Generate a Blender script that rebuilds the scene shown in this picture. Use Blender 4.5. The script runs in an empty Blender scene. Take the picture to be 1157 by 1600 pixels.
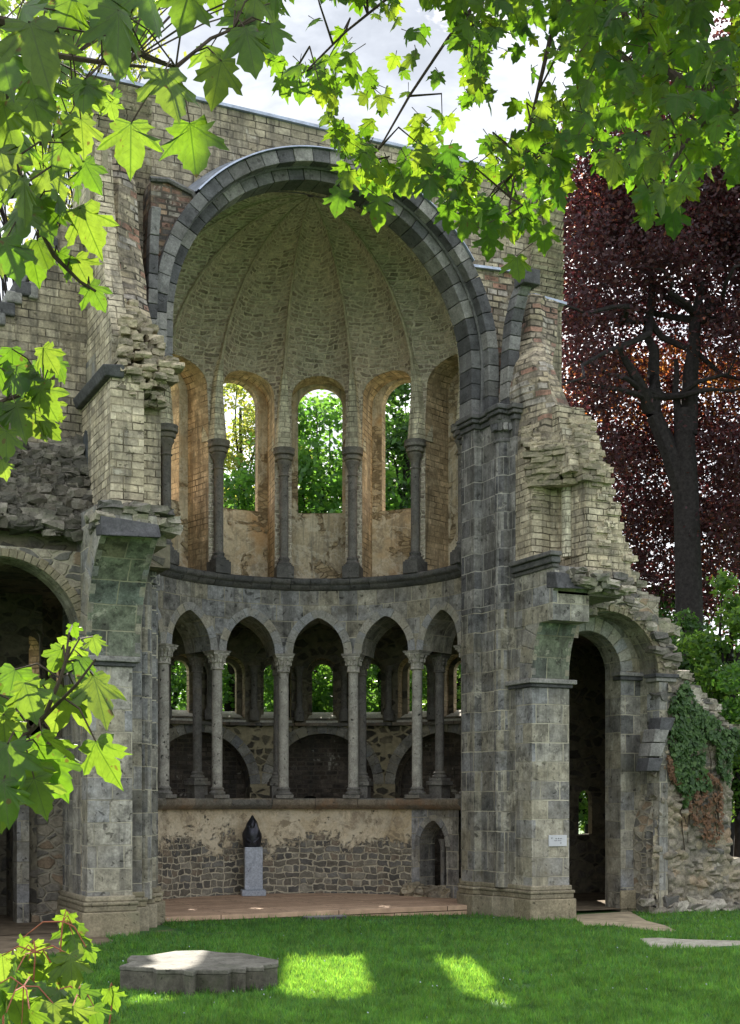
import bpy, math, random
import numpy as np
from mathutils import Vector, Matrix
random.seed(7); rng = np.random.default_rng(11)
scn = bpy.context.scene
col = scn.collection
PI = math.pi
# ------------------------------------------------------------------ camera
F_PX, PX, YH, EYE = 2100., 578., 1252., 2.2
TH = math.atan(2100/4422); SN, CS = math.sin(TH), math.cos(TH)
cam_d = bpy.data.cameras.new('camera'); cam = bpy.data.objects.new('camera', cam_d); col.objects.link(cam)
cam.location = (0, 0, EYE); cam.rotation_euler = (PI/2, 0, -TH)
cam_d.sensor_fit = 'VERTICAL'; cam_d.sensor_height = 36; cam_d.lens = 36*F_PX/1600
cam_d.shift_y = (YH-800)/1600; cam_d.shift_x = (578.5-PX)/1600
cam_d.clip_start = .05; cam_d.clip_end = 2000
scn.camera = cam

def ray(px, py):
    a = (px-PX)/F_PX; b = (YH-py)/F_PX
    return (SN+a*CS, CS-a*SN, b)
def XZ(px, py, Y):                 # point of the plane y = Y
    d = ray(px, py); t = Y/d[1]; return (t*d[0], EYE+t*d[2])
def X(px, Y): return XZ(px, 1252, Y)[0]
def YZ(px, py, x):                 # point of the plane x = const
    d = ray(px, py); t = x/d[0]; return (t*d[1], EYE+t*d[2])
def at(px, py, dep):
    d = ray(px, py); return Vector((dep*d[0], dep*d[1], EYE+dep*d[2]))
def gz(x, y):                      # lawn height
    def ss(a, b, v):
        t = min(1, max(0, (v-a)/(b-a))); return t*t*(3-2*t)
    return -.09*ss(9, 13.5, x)*ss(15, 21, y)

# ------------------------------------------------------------------ materials
def nmat(name):
    m = bpy.data.materials.new(name); m.use_nodes = True
    nt = m.node_tree; nt.nodes.clear()
    out = nt.nodes.new('ShaderNodeOutputMaterial'); b = nt.nodes.new('ShaderNodeBsdfPrincipled')
    nt.links.new(b.outputs[0], out.inputs[0])
    b.inputs['Roughness'].default_value = .85
    b.inputs['Specular IOR Level'].default_value = .25
    return m, nt, b, out
class N:
    def __init__(s, nt): s.nt = nt
    def new(s, t, **k):
        n = s.nt.nodes.new(t)
        for a, v in k.items(): setattr(n, a, v)
        return n
    def link(s, a, b): s.nt.links.new(a, b)
    def uv(s):
        return s.new('ShaderNodeUVMap').outputs[0]
    def pos(s):
        return s.new('ShaderNodeTexCoord').outputs['Object']
    def noise(s, vec, scale, detail=4, rough=.6, dist=0, out=0):
        n = s.new('ShaderNodeTexNoise'); n.inputs['Scale'].default_value = scale
        n.inputs['Detail'].default_value = detail; n.inputs['Roughness'].default_value = rough; n.inputs['Distortion'].default_value = dist
        s.link(vec, n.inputs['Vector']); return n.outputs[out]
    def ramp(s, fac, stops, interp='LINEAR'):
        r = s.new('ShaderNodeValToRGB'); r.color_ramp.interpolation = interp
        e = r.color_ramp.elements
        while len(e) > 1: e.remove(e[-1])
        e[0].position = stops[0][0]; c = stops[0][1]; e[0].color = (c if hasattr(c, '__len__') else (c, c, c)) + (() if hasattr(c, '__len__') and len(c) == 4 else (1,))
        for p, c in stops[1:]:
            k = e.new(p); c = c if hasattr(c, '__len__') else (c, c, c); k.color = tuple(c)+(1,)
        s.link(fac, r.inputs[0]); return r.outputs[0]
    def mix(s, fac, a, b, mode='MIX'):
        n = s.new('ShaderNodeMix', data_type='RGBA', blend_type=mode)
        for v, i in ((fac, 0), (a, 6), (b, 7)):
            if hasattr(v, 'is_linked') or hasattr(v, 'links'): s.link(v, n.inputs[i])
            elif i == 0: n.inputs[0].default_value = v
            else: n.inputs[i].default_value = tuple(v)+(1,) if len(v) == 3 else v
        return n.outputs[2]
    def math(s, op, a, b=0., c=None):
        n = s.new('ShaderNodeMath', operation=op)
        for i, v in enumerate((a, b) if c is None else (a, b, c)):
            if hasattr(v, 'links'): s.link(v, n.inputs[i])
            else: n.inputs[i].default_value = v
        return n.outputs[0]
    def warp(s, vec, scale, amt, detail=2):
        c = s.noise(vec, scale, detail, .5, 0, 1)
        a = s.new('ShaderNodeVectorMath', operation='SUBTRACT'); s.link(c, a.inputs[0]); a.inputs[1].default_value = (.5, .5, .5)
        m = s.new('ShaderNodeVectorMath', operation='SCALE'); s.link(a.outputs[0], m.inputs[0]); m.inputs['Scale'].default_value = amt
        d = s.new('ShaderNodeVectorMath', operation='ADD'); s.link(vec, d.inputs[0]); s.link(m.outputs[0], d.inputs[1])
        return d.outputs[0]
    def bump(s, b, h, strength=.6, dist=.02):
        n = s.new('ShaderNodeBump'); n.inputs['Strength'].default_value = strength; n.inputs['Distance'].default_value = dist
        s.link(h, n.inputs['Height']); s.link(n.outputs[0], b.inputs['Normal'])

def masonry(name, w, h, cols, mortar, msize=.012, warp=.03, pits=.5, stain=.5, tint=(.5, .42, .25), bump=.7, wscale=1.3, dark=.30):
    m, nt, b, out = nmat(name); g = N(nt)
    uv = g.uv(); P = g.pos()
    v = g.warp(uv, wscale, warp); v = g.warp(v, 9, .018)
    br = g.new('ShaderNodeTexBrick'); g.link(v, br.inputs['Vector'])
    br.inputs['Color1'].default_value = (0, 0, 0, 1); br.inputs['Color2'].default_value = (1, 1, 1, 1); br.inputs['Mortar'].default_value = (.5, .5, .5, 1)
    br.inputs['Scale'].default_value = 1; br.inputs['Mortar Size'].default_value = msize; br.inputs['Mortar Smooth'].default_value = .25
    br.inputs['Brick Width'].default_value = w; br.inputs['Row Height'].default_value = h; br.inputs['Bias'].default_value = 0
    br.offset = .43; br.squash = .72; br.squash_frequency = 3
    n = len(cols)
    base = g.ramp(br.outputs[0], [((i+.0)/n, c) for i, c in enumerate(cols)], 'CONSTANT')
    big = g.noise(P, .55, 5, .65)
    mid = g.noise(P, 3.5, 6, .7)
    fine = g.noise(P, 22, 4, .7)
    c1 = g.mix(g.ramp(mid, [(.3, dark), (.7, 1.35)]), (0, 0, 0), base, 'MIX')
    c1 = g.mix(1, base, g.ramp(mid, [(.32, dark), (.48, .90), (.68, 1.55)]), 'MULTIPLY')
    c1 = g.mix(1, c1, g.ramp(fine, [(.3, .68), (.6, 1.12)]), 'MULTIPLY')
    c1 = g.mix(g.math('MULTIPLY', g.ramp(big, [(.45, 0), (.7, 1)]), stain), c1, tint)
    ms_ = g.new('ShaderNodeMapping'); ms_.inputs['Scale'].default_value = (2.6, 2.6, .22); g.link(P, ms_.inputs[0])
    c1 = g.mix(g.math('MULTIPLY', g.ramp(g.noise(ms_.outputs[0], 1.5, 5, .7, .2), [(.50, 0), (.64, 1)]), .6), c1, (.06, .056, .05))
    c1 = g.mix(g.math('MULTIPLY', g.ramp(g.noise(P, 1.9, 6, .75, .4), [(.60, 0), (.66, 1)]), .5), c1, (.58, .54, .44))
    pit = g.ramp(g.noise(P, 8.5, 2, .5, .4), [(.3, 1), (.36, 0)])
    c1 = g.mix(g.math('MULTIPLY', pit, pits), c1, (.02, .018, .015))
    mfac = g.math('MULTIPLY', br.outputs['Fac'], g.ramp(g.noise(P, 2.2, 3), [(.35, .25), (.6, 1)]))
    mc = g.mix(g.ramp(g.noise(P, 1.1, 3), [(.4, 0), (.62, 1)]), mortar, tuple(x*.35 for x in mortar))
    c2 = g.mix(mfac, c1, mc)
    g.link(c2, b.inputs['Base Color'])
    ht = g.math('ADD', g.math('MULTIPLY', br.outputs['Fac'], -1.), g.math('MULTIPLY', fine, .35))
    ht = g.math('ADD', ht, g.math('MULTIPLY', mid, .6)); ht = g.math('SUBTRACT', ht, g.math('MULTIPLY', pit, .8))
    ht = g.math('ADD', ht, g.math('MULTIPLY', br.outputs[0], .35))
    g.bump(b, ht, bump, .022)
    return m

def rubble(name, scale, sq, cols, mortar, edge=.09, plaster=None, pmask=None, holes=0, bump=.9, coursed=None):
    """random rubble; plaster = colour of a coat left over some of it, pmask(g, uv, P) -> 0..1 where the coat holds"""
    m, nt, b, out = nmat(name); g = N(nt); uv = g.uv(); P = g.pos()
    mp = g.new('ShaderNodeMapping'); mp.inputs['Scale'].default_value = (1, sq, 1); g.link(uv, mp.inputs[0])
    v = g.warp(mp.outputs[0], 3.2, .12)
    vd = g.new('ShaderNodeTexVoronoi', feature='DISTANCE_TO_EDGE'); vd.inputs['Scale'].default_value = scale; g.link(v, vd.inputs['Vector'])
    vc = g.new('ShaderNodeTexVoronoi', feature='F1'); vc.inputs['Scale'].default_value = scale; g.link(v, vc.inputs['Vector'])
    sep = g.new('ShaderNodeSeparateColor'); g.link(vc.outputs['Color'], sep.inputs[0])
    n = len(cols); key = sep.outputs[0]
    if coursed:
        br = g.new('ShaderNodeTexBrick'); g.link(g.warp(g.warp(uv, 2.6, .20), 8, .085), br.inputs['Vector'])
        for k_, v_ in (('Color1', (0, 0, 0, 1)), ('Color2', (1, 1, 1, 1)), ('Mortar', (.5, .5, .5, 1)), ('Scale', 1), ('Mortar Size', .022), ('Mortar Smooth', .6), ('Brick Width', coursed[0]), ('Row Height', coursed[1])): br.inputs[k_].default_value = v_
        br.offset = .37; br.squash = .6; br.squash_frequency = 2; key = br.outputs[0]
    base = g.ramp(key, [(i/n, c) for i, c in enumerate(cols)], 'CONSTANT')
    mid = g.noise(P, 4, 6, .7); fine = g.noise(P, 25, 4, .7); big = g.noise(P, .7, 5, .65)
    c = g.mix(1, base, g.ramp(mid, [(.3, .5), (.7, 1.35)]), 'MULTIPLY')
    c = g.mix(1, c, g.ramp(fine, [(.3, .7), (.65, 1.15)]), 'MULTIPLY')
    stone = g.ramp(vd.outputs[0], [(edge*.45, 0), (edge, 1)])
    cov = sep.outputs[1]
    if coursed: stone = g.math('SUBTRACT', 1, br.outputs['Fac'])
    mort = g.mix(1, mortar, g.ramp(g.noise(P, 6, 5, .7), [(.3, .6), (.7, 1.25)]), 'MULTIPLY')
    if holes:                      # share of stones smeared over by mortar
        stone = g.math('MULTIPLY', stone, g.ramp(g.math('ADD', cov, g.math('MULTIPLY', big, .6)), [(holes-.04, 0), (holes+.04, 1)]))
    c = g.mix(stone, mort, c)
    h = g.math('ADD', g.math('MULTIPLY', stone, .7), g.math('MULTIPLY', mid, .5))
    h = g.math('ADD', h, g.math('MULTIPLY', fine, .3))
    if plaster is not None:
        k = pmask(g, uv, P)
        pc = plaster(g, uv, P)
        c = g.mix(k, c, pc); h = g.math('ADD', g.math('MULTIPLY', h, g.math('SUBTRACT', 1, k)), g.math('MULTIPLY', k, g.math('ADD', 1.2, g.math('MULTIPLY', mid, .4))))
    g.link(c, b.inputs['Base Color']); g.bump(b, h, bump, .035)
    return m

def stone(name, cols, pits=.6, tint=None, dark=.5, bump=.6):
    """single dressed stones: each island its own shade"""
    m, nt, b, out = nmat(name); g = N(nt); P = g.pos()
    gi = g.new('ShaderNodeNewGeometry'); n = len(cols)
    base = g.ramp(gi.outputs['Random Per Island'], [(i/n, c) for i, c in enumerate(cols)], 'CONSTANT')
    mid = g.noise(P, 4.5, 6, .7); fine = g.noise(P, 26, 4, .7)
    c = g.mix(1, base, g.ramp(mid, [(.3, dark), (.55, 1), (.75, 1.35)]), 'MULTIPLY')
    c = g.mix(1, c, g.ramp(fine, [(.3, .65), (.65, 1.15)]), 'MULTIPLY')
    if tint:
        c = g.mix(g.ramp(g.noise(P, 1.3, 4), [(.52, 0), (.68, .7)]), c, tint)
    pit = g.ramp(g.noise(P, 11, 2, .5, .5), [(.29, 1), (.35, 0)])
    c = g.mix(g.math('MULTIPLY', pit, pits), c, (.015, .014, .012))
    g.link(c, b.inputs['Base Color'])
    h = g.math('ADD', g.math('MULTIPLY', mid, .8), g.math('MULTIPLY', fine, .4)); h = g.math('SUBTRACT', h, pit)
    g.bump(b, h, bump, .02)
    return m

M = {}
GREYS = [(.25, .235, .20), (.17, .165, .155), (.32, .30, .25), (.21, .215, .225), (.28, .25, .18), (.14, .135, .13), (.36, .33, .26), (.24, .24, .245)]
DARKS = [(.075, .073, .075), (.11, .107, .105), (.055, .054, .057), (.15, .145, .14), (.09, .086, .08), (.20, .19, .175), (.07, .07, .075)]
TANS = [(.43, .37, .26), (.36, .305, .215), (.48, .415, .30), (.395, .335, .23), (.31, .265, .195), (.45, .385, .275)]
def squeeze(cs, k, f):            # pull a palette toward its mean, then scale it
    m_ = [sum(c[i] for c in cs)/len(cs) for i in range(3)]
    return [tuple((m_[i]+(c[i]-m_[i])*k)*f for i in range(3)) for c in cs]
GREYS = squeeze(GREYS, .66, 1.16); DARKS = squeeze(DARKS, .85, 1.5); TANS = [tuple(x*1.14 for x in c) for c in TANS]
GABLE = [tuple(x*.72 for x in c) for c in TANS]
M['ashlar'] = masonry('ashlar', .62, .37, GREYS, (.60, .55, .42), .012, .035, .6, .4, (.42, .36, .23), .8)
M['ashlar_dark'] = masonry('ashlar_dark', .5, .36, DARKS, (.55, .52, .45), .012, .03, .5, .25, (.17, .15, .11), .75)
M['ashlar_mix'] = masonry('ashlar_mix', .55, .4, [tuple(x*.82 for x in c) for c in GREYS]+[(.12, .118, .11)], (.58, .53, .41), .012, .04, .6, .4, (.38, .32, .20), .8)
M['brick'] = masonry('brick', .34, .125, TANS, (.16, .13, .085), .011, .03, .45, .35, (.26, .23, .17), .9, 1.1, .55)
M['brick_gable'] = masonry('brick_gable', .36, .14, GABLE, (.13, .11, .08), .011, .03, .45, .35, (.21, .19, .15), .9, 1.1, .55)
M['brick_worn'] = masonry('brick_worn', .34, .13, [(.40, .33, .22), (.30, .25, .18), (.24, .20, .15), (.44, .37, .26), (.30, .17, .12), (.36, .32, .27)], (.10, .085, .06), .018, .07, .7, .3, (.16, .14, .11), 1., 1.4, .4)
M['brick_red'] = masonry('brick_red', .26, .11, [(.27, .15, .10), (.20, .12, .09), (.15, .12, .10), (.34, .24, .16), (.10, .09, .08), (.30, .27, .22)], (.12, .10, .08), .02, .08, .7, .2, (.10, .09, .07), 1., 1.6, .4)
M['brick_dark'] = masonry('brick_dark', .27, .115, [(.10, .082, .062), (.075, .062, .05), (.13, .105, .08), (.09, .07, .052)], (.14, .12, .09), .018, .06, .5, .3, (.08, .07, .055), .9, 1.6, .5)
M['reveal'] = masonry('reveal', .32, .13, [(.55, .43, .285), (.49, .375, .24), (.60, .475, .315), (.45, .345, .22)], (.32, .245, .15), .012, .05, .35, .5, (.50, .36, .20), .6, 1.2, .6)
M['conch'] = rubble('conch', 10.5, 1.8, [(.50, .425, .33), (.42, .355, .275), (.60, .53, .42), (.55, .475, .37), (.34, .285, .22), (.58, .50, .39), (.45, .375, .29)], (.68, .605, .48), .10, holes=0, bump=1., coursed=(.21, .095))
M['brick_pale'] = masonry('brick_pale', .3, .12, [(.60, .555, .41), (.66, .61, .45), (.55, .505, .37), (.63, .57, .42)], (.26, .23, .16), .01, .02, .25, .25, (.40, .36, .25), .7, 1.1, .7)
M['rubble'] = rubble('rubble', 3.6, 1.7, [(.30, .27, .22), (.22, .2, .165), (.38, .33, .25), (.16, .15, .13), (.32, .24, .16), (.43, .39, .31)], (.36, .32, .24), .1)
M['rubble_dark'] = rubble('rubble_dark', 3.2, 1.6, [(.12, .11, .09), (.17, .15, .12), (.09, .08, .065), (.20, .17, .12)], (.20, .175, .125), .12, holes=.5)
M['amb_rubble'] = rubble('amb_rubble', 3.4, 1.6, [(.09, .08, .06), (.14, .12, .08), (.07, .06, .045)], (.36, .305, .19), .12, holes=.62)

def plaster_col(g, uv, P):
    c = g.mix(g.ramp(g.noise(P, 1.2, 6, .7), [(.35, 0), (.65, 1)]), (.47, .37, .23), (.68, .59, .43))
    c = g.mix(g.ramp(g.noise(P, 3.1, 6, .75, .6), [(.5, 0), (.62, .8)]), c, (.30, .24, .17))
    c = g.mix(1, c, g.ramp(g.noise(P, 20, 4, .7), [(.3, .75), (.65, 1.1)]), 'MULTIPLY')
    return c
def streak_plaster(g, uv, P):
    c = plaster_col(g, uv, P)
    mp = g.new('ShaderNodeMapping'); mp.inputs['Scale'].default_value = (5, .35, 1); g.link(uv, mp.inputs[0])
    s = g.noise(mp.outputs[0], 1.6, 5, .7, .3)
    c = g.mix(g.ramp(s, [(.5, 0), (.66, .75)]), c, (.22, .20, .16))
    e = g.noise(P, 1.0, 6, .7, .3)      # tide lines of old whitewash
    c = g.mix(g.ramp(e, [(.47, 0), (.5, .55), (.53, 0)]), c, (.70, .64, .51))
    c = g.mix(g.ramp(g.noise(P, .8, 3), [(.55, 0), (.68, .6)]), c, (.55, .31, .12))
    return c
def streak2(g, uv, P):
    c = plaster_col(g, uv, P)
    c = g.mix(g.ramp(g.noise(P, 1.5, 5, .7, .8), [(.50, 0), (.60, .5)]), c, (.62, .55, .41))
    c = g.mix(g.ramp(g.noise(P, 2.6, 5, .75, .5), [(.58, 0), (.62, .85)]), c, (.25, .20, .13))
    return g.mix(g.ramp(g.noise(P, 7, 3, .6, .6), [(.30, .9), (.345, 0)]), c, (.05, .045, .035))
def mask_low(g, uv, P):
    sp = g.new('ShaderNodeSeparateXYZ'); g.link(uv, sp.inputs[0])
    h = g.math('ADD', sp.outputs[1], g.math('ADD', g.math('MULTIPLY', g.math('SUBTRACT', g.noise(P, 1.6, 6, .75, .5), .5), 2.2), g.math('MULTIPLY', g.math('SUBTRACT', g.noise(P, 7, 5, .75, .4), .5), 1.5)))
    return g.ramp(g.math('DIVIDE', h, 2.2), [(.53, 0), (.60, 1)])
def mask_up(g, uv, P):
    n = g.noise(P, 1.0, 6, .65, .6)
    return g.ramp(n, [(.43, 0), (.455, 1)])
M['apse_low'] = rubble('apse_low', 4.5, 2.1, [(.20, .18, .14), (.14, .128, .105), (.27, .245, .19), (.17, .15, .115), (.115, .108, .095), (.23, .185, .135), (.19, .18, .155)], (.52, .46, .34), .11, streak2, mask_low, bump=1., coursed=(.30, .145))
M['plaster'] = rubble('plaster', 4.5, 2.2, [(.46, .36, .22), (.38, .29, .17), (.30, .23, .14), (.50, .40, .26)], (.26, .20, .12), .07, streak_plaster, mask_up)
M['stone'] = stone('stone', GREYS[:5]+[(.3, .28, .24)], .55, (.30, .26, .17))
M['stone_dark'] = stone('stone_dark', DARKS, .4, None)
M['column'] = stone('column', [(.48, .45, .385), (.43, .405, .35), (.53, .495, .42)], .85, (.34, .32, .275), .55)
M['column_dark'] = stone('column_dark', [(.22, .205, .18), (.19, .178, .16), (.25, .232, .20)], .6, (.20, .17, .12), .55)
M['cornice'] = stone('cornice', [(.12, .117, .115), (.14, .133, .125)], .5, (.07, .07, .07), .5)
M['pale_sill'] = stone('pale_sill', [(.66, .63, .54), (.60, .57, .48)], .1, None, .8)
M['sill'] = stone('sill', [(.20, .18, .145), (.24, .20, .15), (.16, .15, .13)], .4, (.30, .17, .09), .5)
M['voussoir'] = stone('voussoir', [(.37, .355, .315), (.32, .31, .29), (.42, .39, .33), (.34, .34, .34), (.39, .355, .285)], .45, (.33, .30, .22), .7)
M['soffit_green'] = masonry('soffit_green', .8, .42, [(.17, .185, .135), (.13, .145, .12), (.21, .21, .15), (.16, .18, .155), (.19, .175, .12)], (.36, .34, .24), .012, .03, .5, .4, (.13, .15, .09), .7)
M['pale_ring'] = masonry('pale_ring', .16, .4, [(.40, .36, .25), (.34, .30, .21), (.46, .41, .30), (.30, .27, .20)], (.18, .16, .12), .014, .02, .4, .3, (.30, .28, .2), .8)
M['rock'] = stone('rock', [(.28, .25, .20), (.20, .18, .15), (.36, .32, .245), (.15, .14, .125), (.42, .38, .31), (.24, .21, .16)], .3, (.17, .18, .10), .5, .9)
M['rock_tan'] = stone('rock_tan', [(.40, .34, .23), (.33, .28, .195), (.46, .39, .27), (.24, .205, .15), (.29, .25, .18)], .3, (.20, .18, .12), .5, .9)
M['rock_dark'] = stone('rock_dark', [(.12, .105, .082), (.165, .15, .12), (.085, .078, .064), (.24, .215, .175), (.135, .122, .10)], .3, (.10, .10, .075), .5, .9)
M['plinth_stone'] = stone('plinth_stone', [(.29, .245, .16), (.33, .285, .20), (.25, .215, .145)], .5, (.22, .20, .13), .6)
M['slab'] = stone('slab', [(.17, .16, .13)], .5, (.08, .085, .055), .45)
M['slab_side'] = stone('slab_side', [(.09, .085, .065), (.12, .11, .085), (.07, .07, .05)], .5, (.05, .06, .03), .5)
M['flagstone'] = stone('flagstone', [(.40, .37, .29)], .3, (.26, .24, .18), .65)
M['white_marble'] = stone('white_marble', [(.42, .45, .50)], .3, (.30, .32, .36), .75, .3)

def simple(name, c, rough=.6, metal=0, var=.35, sc=6, spec=.4):
    m, nt, b, out = nmat(name); g = N(nt); P = g.pos()
    cc = g.mix(1, c, g.ramp(g.noise(P, sc, 5, .7), [(.3, 1-var), (.7, 1+var)]), 'MULTIPLY')
    g.link(cc, b.inputs['Base Color']); b.inputs['Roughness'].default_value = rough; b.inputs['Metallic'].default_value = metal
    b.inputs['Specular IOR Level'].default_value = spec
    g.bump(b, g.noise(P, sc*4, 4, .7), .3, .01)
    return m
M['lead'] = simple('lead', (.33, .37, .45), .42, .55, .35, 5)
M['bronze'] = simple('bronze', (.04, .04, .048), .34, .7, .4, 9)
M['slit_shade'] = simple('slit_shade', (.10, .11, .12), .5, .5)  # dark tone standing in for the shade inside the wall slit
M['sign'] = simple('sign', (.52, .52, .53), .55, 0, .08, 4)
M['ink'] = simple('ink', (.12, .12, .13), .7)
M['bark'] = simple('bark', (.026, .023, .023), .95, 0, .5, 9, .1)
M['twig'] = simple('twig', (.055, .042, .03), .9, 0, .4, 20, .1)
M['twig_red'] = simple('twig_red', (.30, .10, .06), .7, 0, .3, 20, .2)
M['earth'] = simple('earth', (.16, .125, .085), .95, 0, .5, 2.2, .1)
M['sand'] = simple('sand', (.33, .27, .18), .95, 0, .35, 3, .1)

def deck():
    m, nt, b, out = nmat('deck'); g = N(nt); uv = g.uv(); P = g.pos()
    br = g.new('ShaderNodeTexBrick'); g.link(g.warp(uv, 2, .01), br.inputs['Vector'])
    for k, v in (('Color1', (0, 0, 0, 1)), ('Color2', (1, 1, 1, 1)), ('Mortar', (.5, .5, .5, 1)), ('Scale', 1), ('Mortar Size', .009), ('Brick Width', 2.4), ('Row Height', .16)): br.inputs[k].default_value = v
    c = g.ramp(br.outputs[0], [(0, (.45, .30, .20)), (.3, (.54, .37, .25)), (.6, (.40, .26, .17)), (.8, (.50, .34, .225))], 'CONSTANT')
    c = g.mix(1, c, g.ramp(g.noise(P, 3, 6, .7), [(.3, .7), (.7, 1.2)]), 'MULTIPLY')
    c = g.mix(br.outputs['Fac'], c, (.05, .032, .02))
    g.link(c, b.inputs['Base Color']); g.bump(b, g.math('SUBTRACT', 1, br.outputs['Fac']), .6, .02)
    return m
M['deck'] = deck()
def ground_mat():
    m, nt, b, out = nmat('lawn'); g = N(nt); P = g.pos()
    c = g.ramp(g.noise(P, .9, 6, .7), [(.3, (.03, .09, .02)), (.5, (.05, .13, .03)), (.7, (.09, .16, .045))])
    c = g.mix(g.ramp(g.noise(P, 1.7, 6, .75), [(.56, 0), (.66, .9)]), c, (.17, .145, .08))
    g.link(c, b.inputs['Base Color']); g.bump(b, g.noise(P, 30, 4, .8), .8, .03)
    return m
M['lawn'] = ground_mat()
def leaf_mat(name, cols, trans, tw=.55, rough=.42, spec=.35, vein=True):
    m, nt, b, out = nmat(name); g = N(nt)
    gi = g.new('ShaderNodeNewGeometry'); n = len(cols)
    rnd = gi.outputs['Random Per Island']
    c = g.ramp(rnd, [(i/max(1, n-1), k) for i, k in enumerate(cols)])
    t = g.ramp(rnd, [(i/max(1, len(trans)-1), k) for i, k in enumerate(trans)])
    if vein:
        uv = g.uv(); sp = g.new('ShaderNodeSeparateXYZ'); g.link(uv, sp.inputs[0])
        x_, y_ = sp.outputs[0], sp.outputs[1]; f = None
        for vx, vy in ((.33, -.08), (.56, .44), (0, .95), (-.56, .44), (-.33, -.08)):
            l_ = math.hypot(vx, vy); vx, vy = vx/l_, vy/l_
            al = g.math('ADD', g.math('MULTIPLY', x_, vx), g.math('MULTIPLY', y_, vy))
            ac_ = g.math('ABSOLUTE', g.math('SUBTRACT', g.math('MULTIPLY', x_, vy), g.math('MULTIPLY', y_, vx)))
            ac_ = g.math('ADD', ac_, g.math('MULTIPLY', g.math('LESS_THAN', al, 0), 1.))
            sd_ = g.math('ABSOLUTE', g.math('SUBTRACT', g.math('FRACT', g.math('MULTIPLY', g.math('SUBTRACT', al, g.math('MULTIPLY', ac_, .9)), 7.5)), .5))
            side = g.math('MULTIPLY', g.math('MULTIPLY', g.math('LESS_THAN', sd_, .055), g.math('LESS_THAN', ac_, .16)), .45)
            main = g.math('LESS_THAN', ac_, .014)
            k_ = g.math('MAXIMUM', main, side); f = k_ if f is None else g.math('MAXIMUM', f, k_)
        f = g.math('SUBTRACT', 1, f)
        c = g.mix(f, (.09, .13, .035), c); t = g.mix(1, t, g.mix(f, (.42, .5, .4), (1, 1, 1)), 'MULTIPLY')
        tone = g.ramp(g.noise(g.pos(), 2.2, 3, .6), [(.35, .72), (.65, 1.2)]); c = g.mix(1, c, tone, 'MULTIPLY'); t = g.mix(1, t, tone, 'MULTIPLY')
        sp_ = g.ramp(g.noise(g.pos(), 42, 2, .5), [(.69, 0), (.72, .8)]); c = g.mix(sp_, c, (.10, .06, .02)); t = g.mix(sp_, t, (.12, .07, .02))
        ns = g.noise(g.pos(), 60, 3, .6)
        t = g.mix(1, t, g.ramp(ns, [(.3, .78), (.7, 1.12)]), 'MULTIPLY')
        g.bump(b, g.math('ADD', f, g.math('MULTIPLY', ns, .6)), .4, .003)
    g.link(c, b.inputs['Base Color']); b.inputs['Roughness'].default_value = rough; b.inputs['Specular IOR Level'].default_value = spec
    tr = g.new('ShaderNodeBsdfTranslucent'); g.link(t, tr.inputs[0])
    ms = g.new('ShaderNodeMixShader'); ms.inputs[0].default_value = tw
    g.link(b.outputs[0], ms.inputs[1]); g.link(tr.outputs[0], ms.inputs[2]); g.link(ms.outputs[0], out.inputs[0])
    return m
M['maple'] = leaf_mat('maple', [(.016, .05, .009), (.024, .066, .011), (.02, .058, .009)], [(.09, .235, .010), (.19, .34, .014), (.12, .27, .010), (.29, .40, .02), (.10, .24, .01)], .52, .5, .22)
M['maple_young'] = leaf_mat('maple_young', [(.03, .08, .012), (.05, .095, .015), (.03, .08, .012)], [(.15, .29, .014), (.25, .35, .03), (.18, .31, .016), (.13, .27, .012)], .5, .4, .4)
M['beech'] = leaf_mat('beech', [(.045, .022, .028), (.062, .028, .032), (.038, .025, .034), (.075, .036, .03)], [(.07, .014, .02), (.09, .018, .02), (.06, .016, .022), (.10, .025, .022), (.16, .05, .028)], tw=.45, rough=.5, spec=.3, vein=False)
M['beech_sun_tint'] = leaf_mat('beech_sun_tint', [(.10, .04, .02), (.16, .07, .03), (.12, .03, .025)], [(.45, .14, .03), (.6, .28, .06), (.42, .07, .04), (.55, .22, .04)], tw=.6, rough=.5, spec=.3, vein=False)  # copy of the beech leaf with sunlit orange put into its colour
M['yew'] = leaf_mat('yew', [(.02, .055, .016), (.03, .075, .02), (.04, .09, .022)], [(.07, .16, .02), (.10, .22, .03), (.13, .26, .035)], .45, .5, .35, False)
M['light_tree'] = leaf_mat('light_tree', [(.06, .11, .02), (.08, .13, .03), (.10, .12, .03)], [(.30, .42, .05), (.42, .46, .07), (.5, .46, .08)], .5, .5, .3, False)
M['bush'] = leaf_mat('bush', [(.03, .075, .018), (.045, .10, .025), (.06, .12, .025)], [(.14, .30, .03), (.22, .40, .05), (.30, .46, .05)], .5, .45, .4, False)
M['bush_dark'] = leaf_mat('bush_dark', [(.03, .085, .02), (.045, .115, .025), (.055, .13, .03)], [(.12, .30, .03), (.16, .36, .04), (.24, .44, .05)], .5, .45, .4, False)
M['plaster_rib'] = stone('plaster_rib', [(.48, .425, .31)], .3, (.40, .345, .235), .6)
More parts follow.
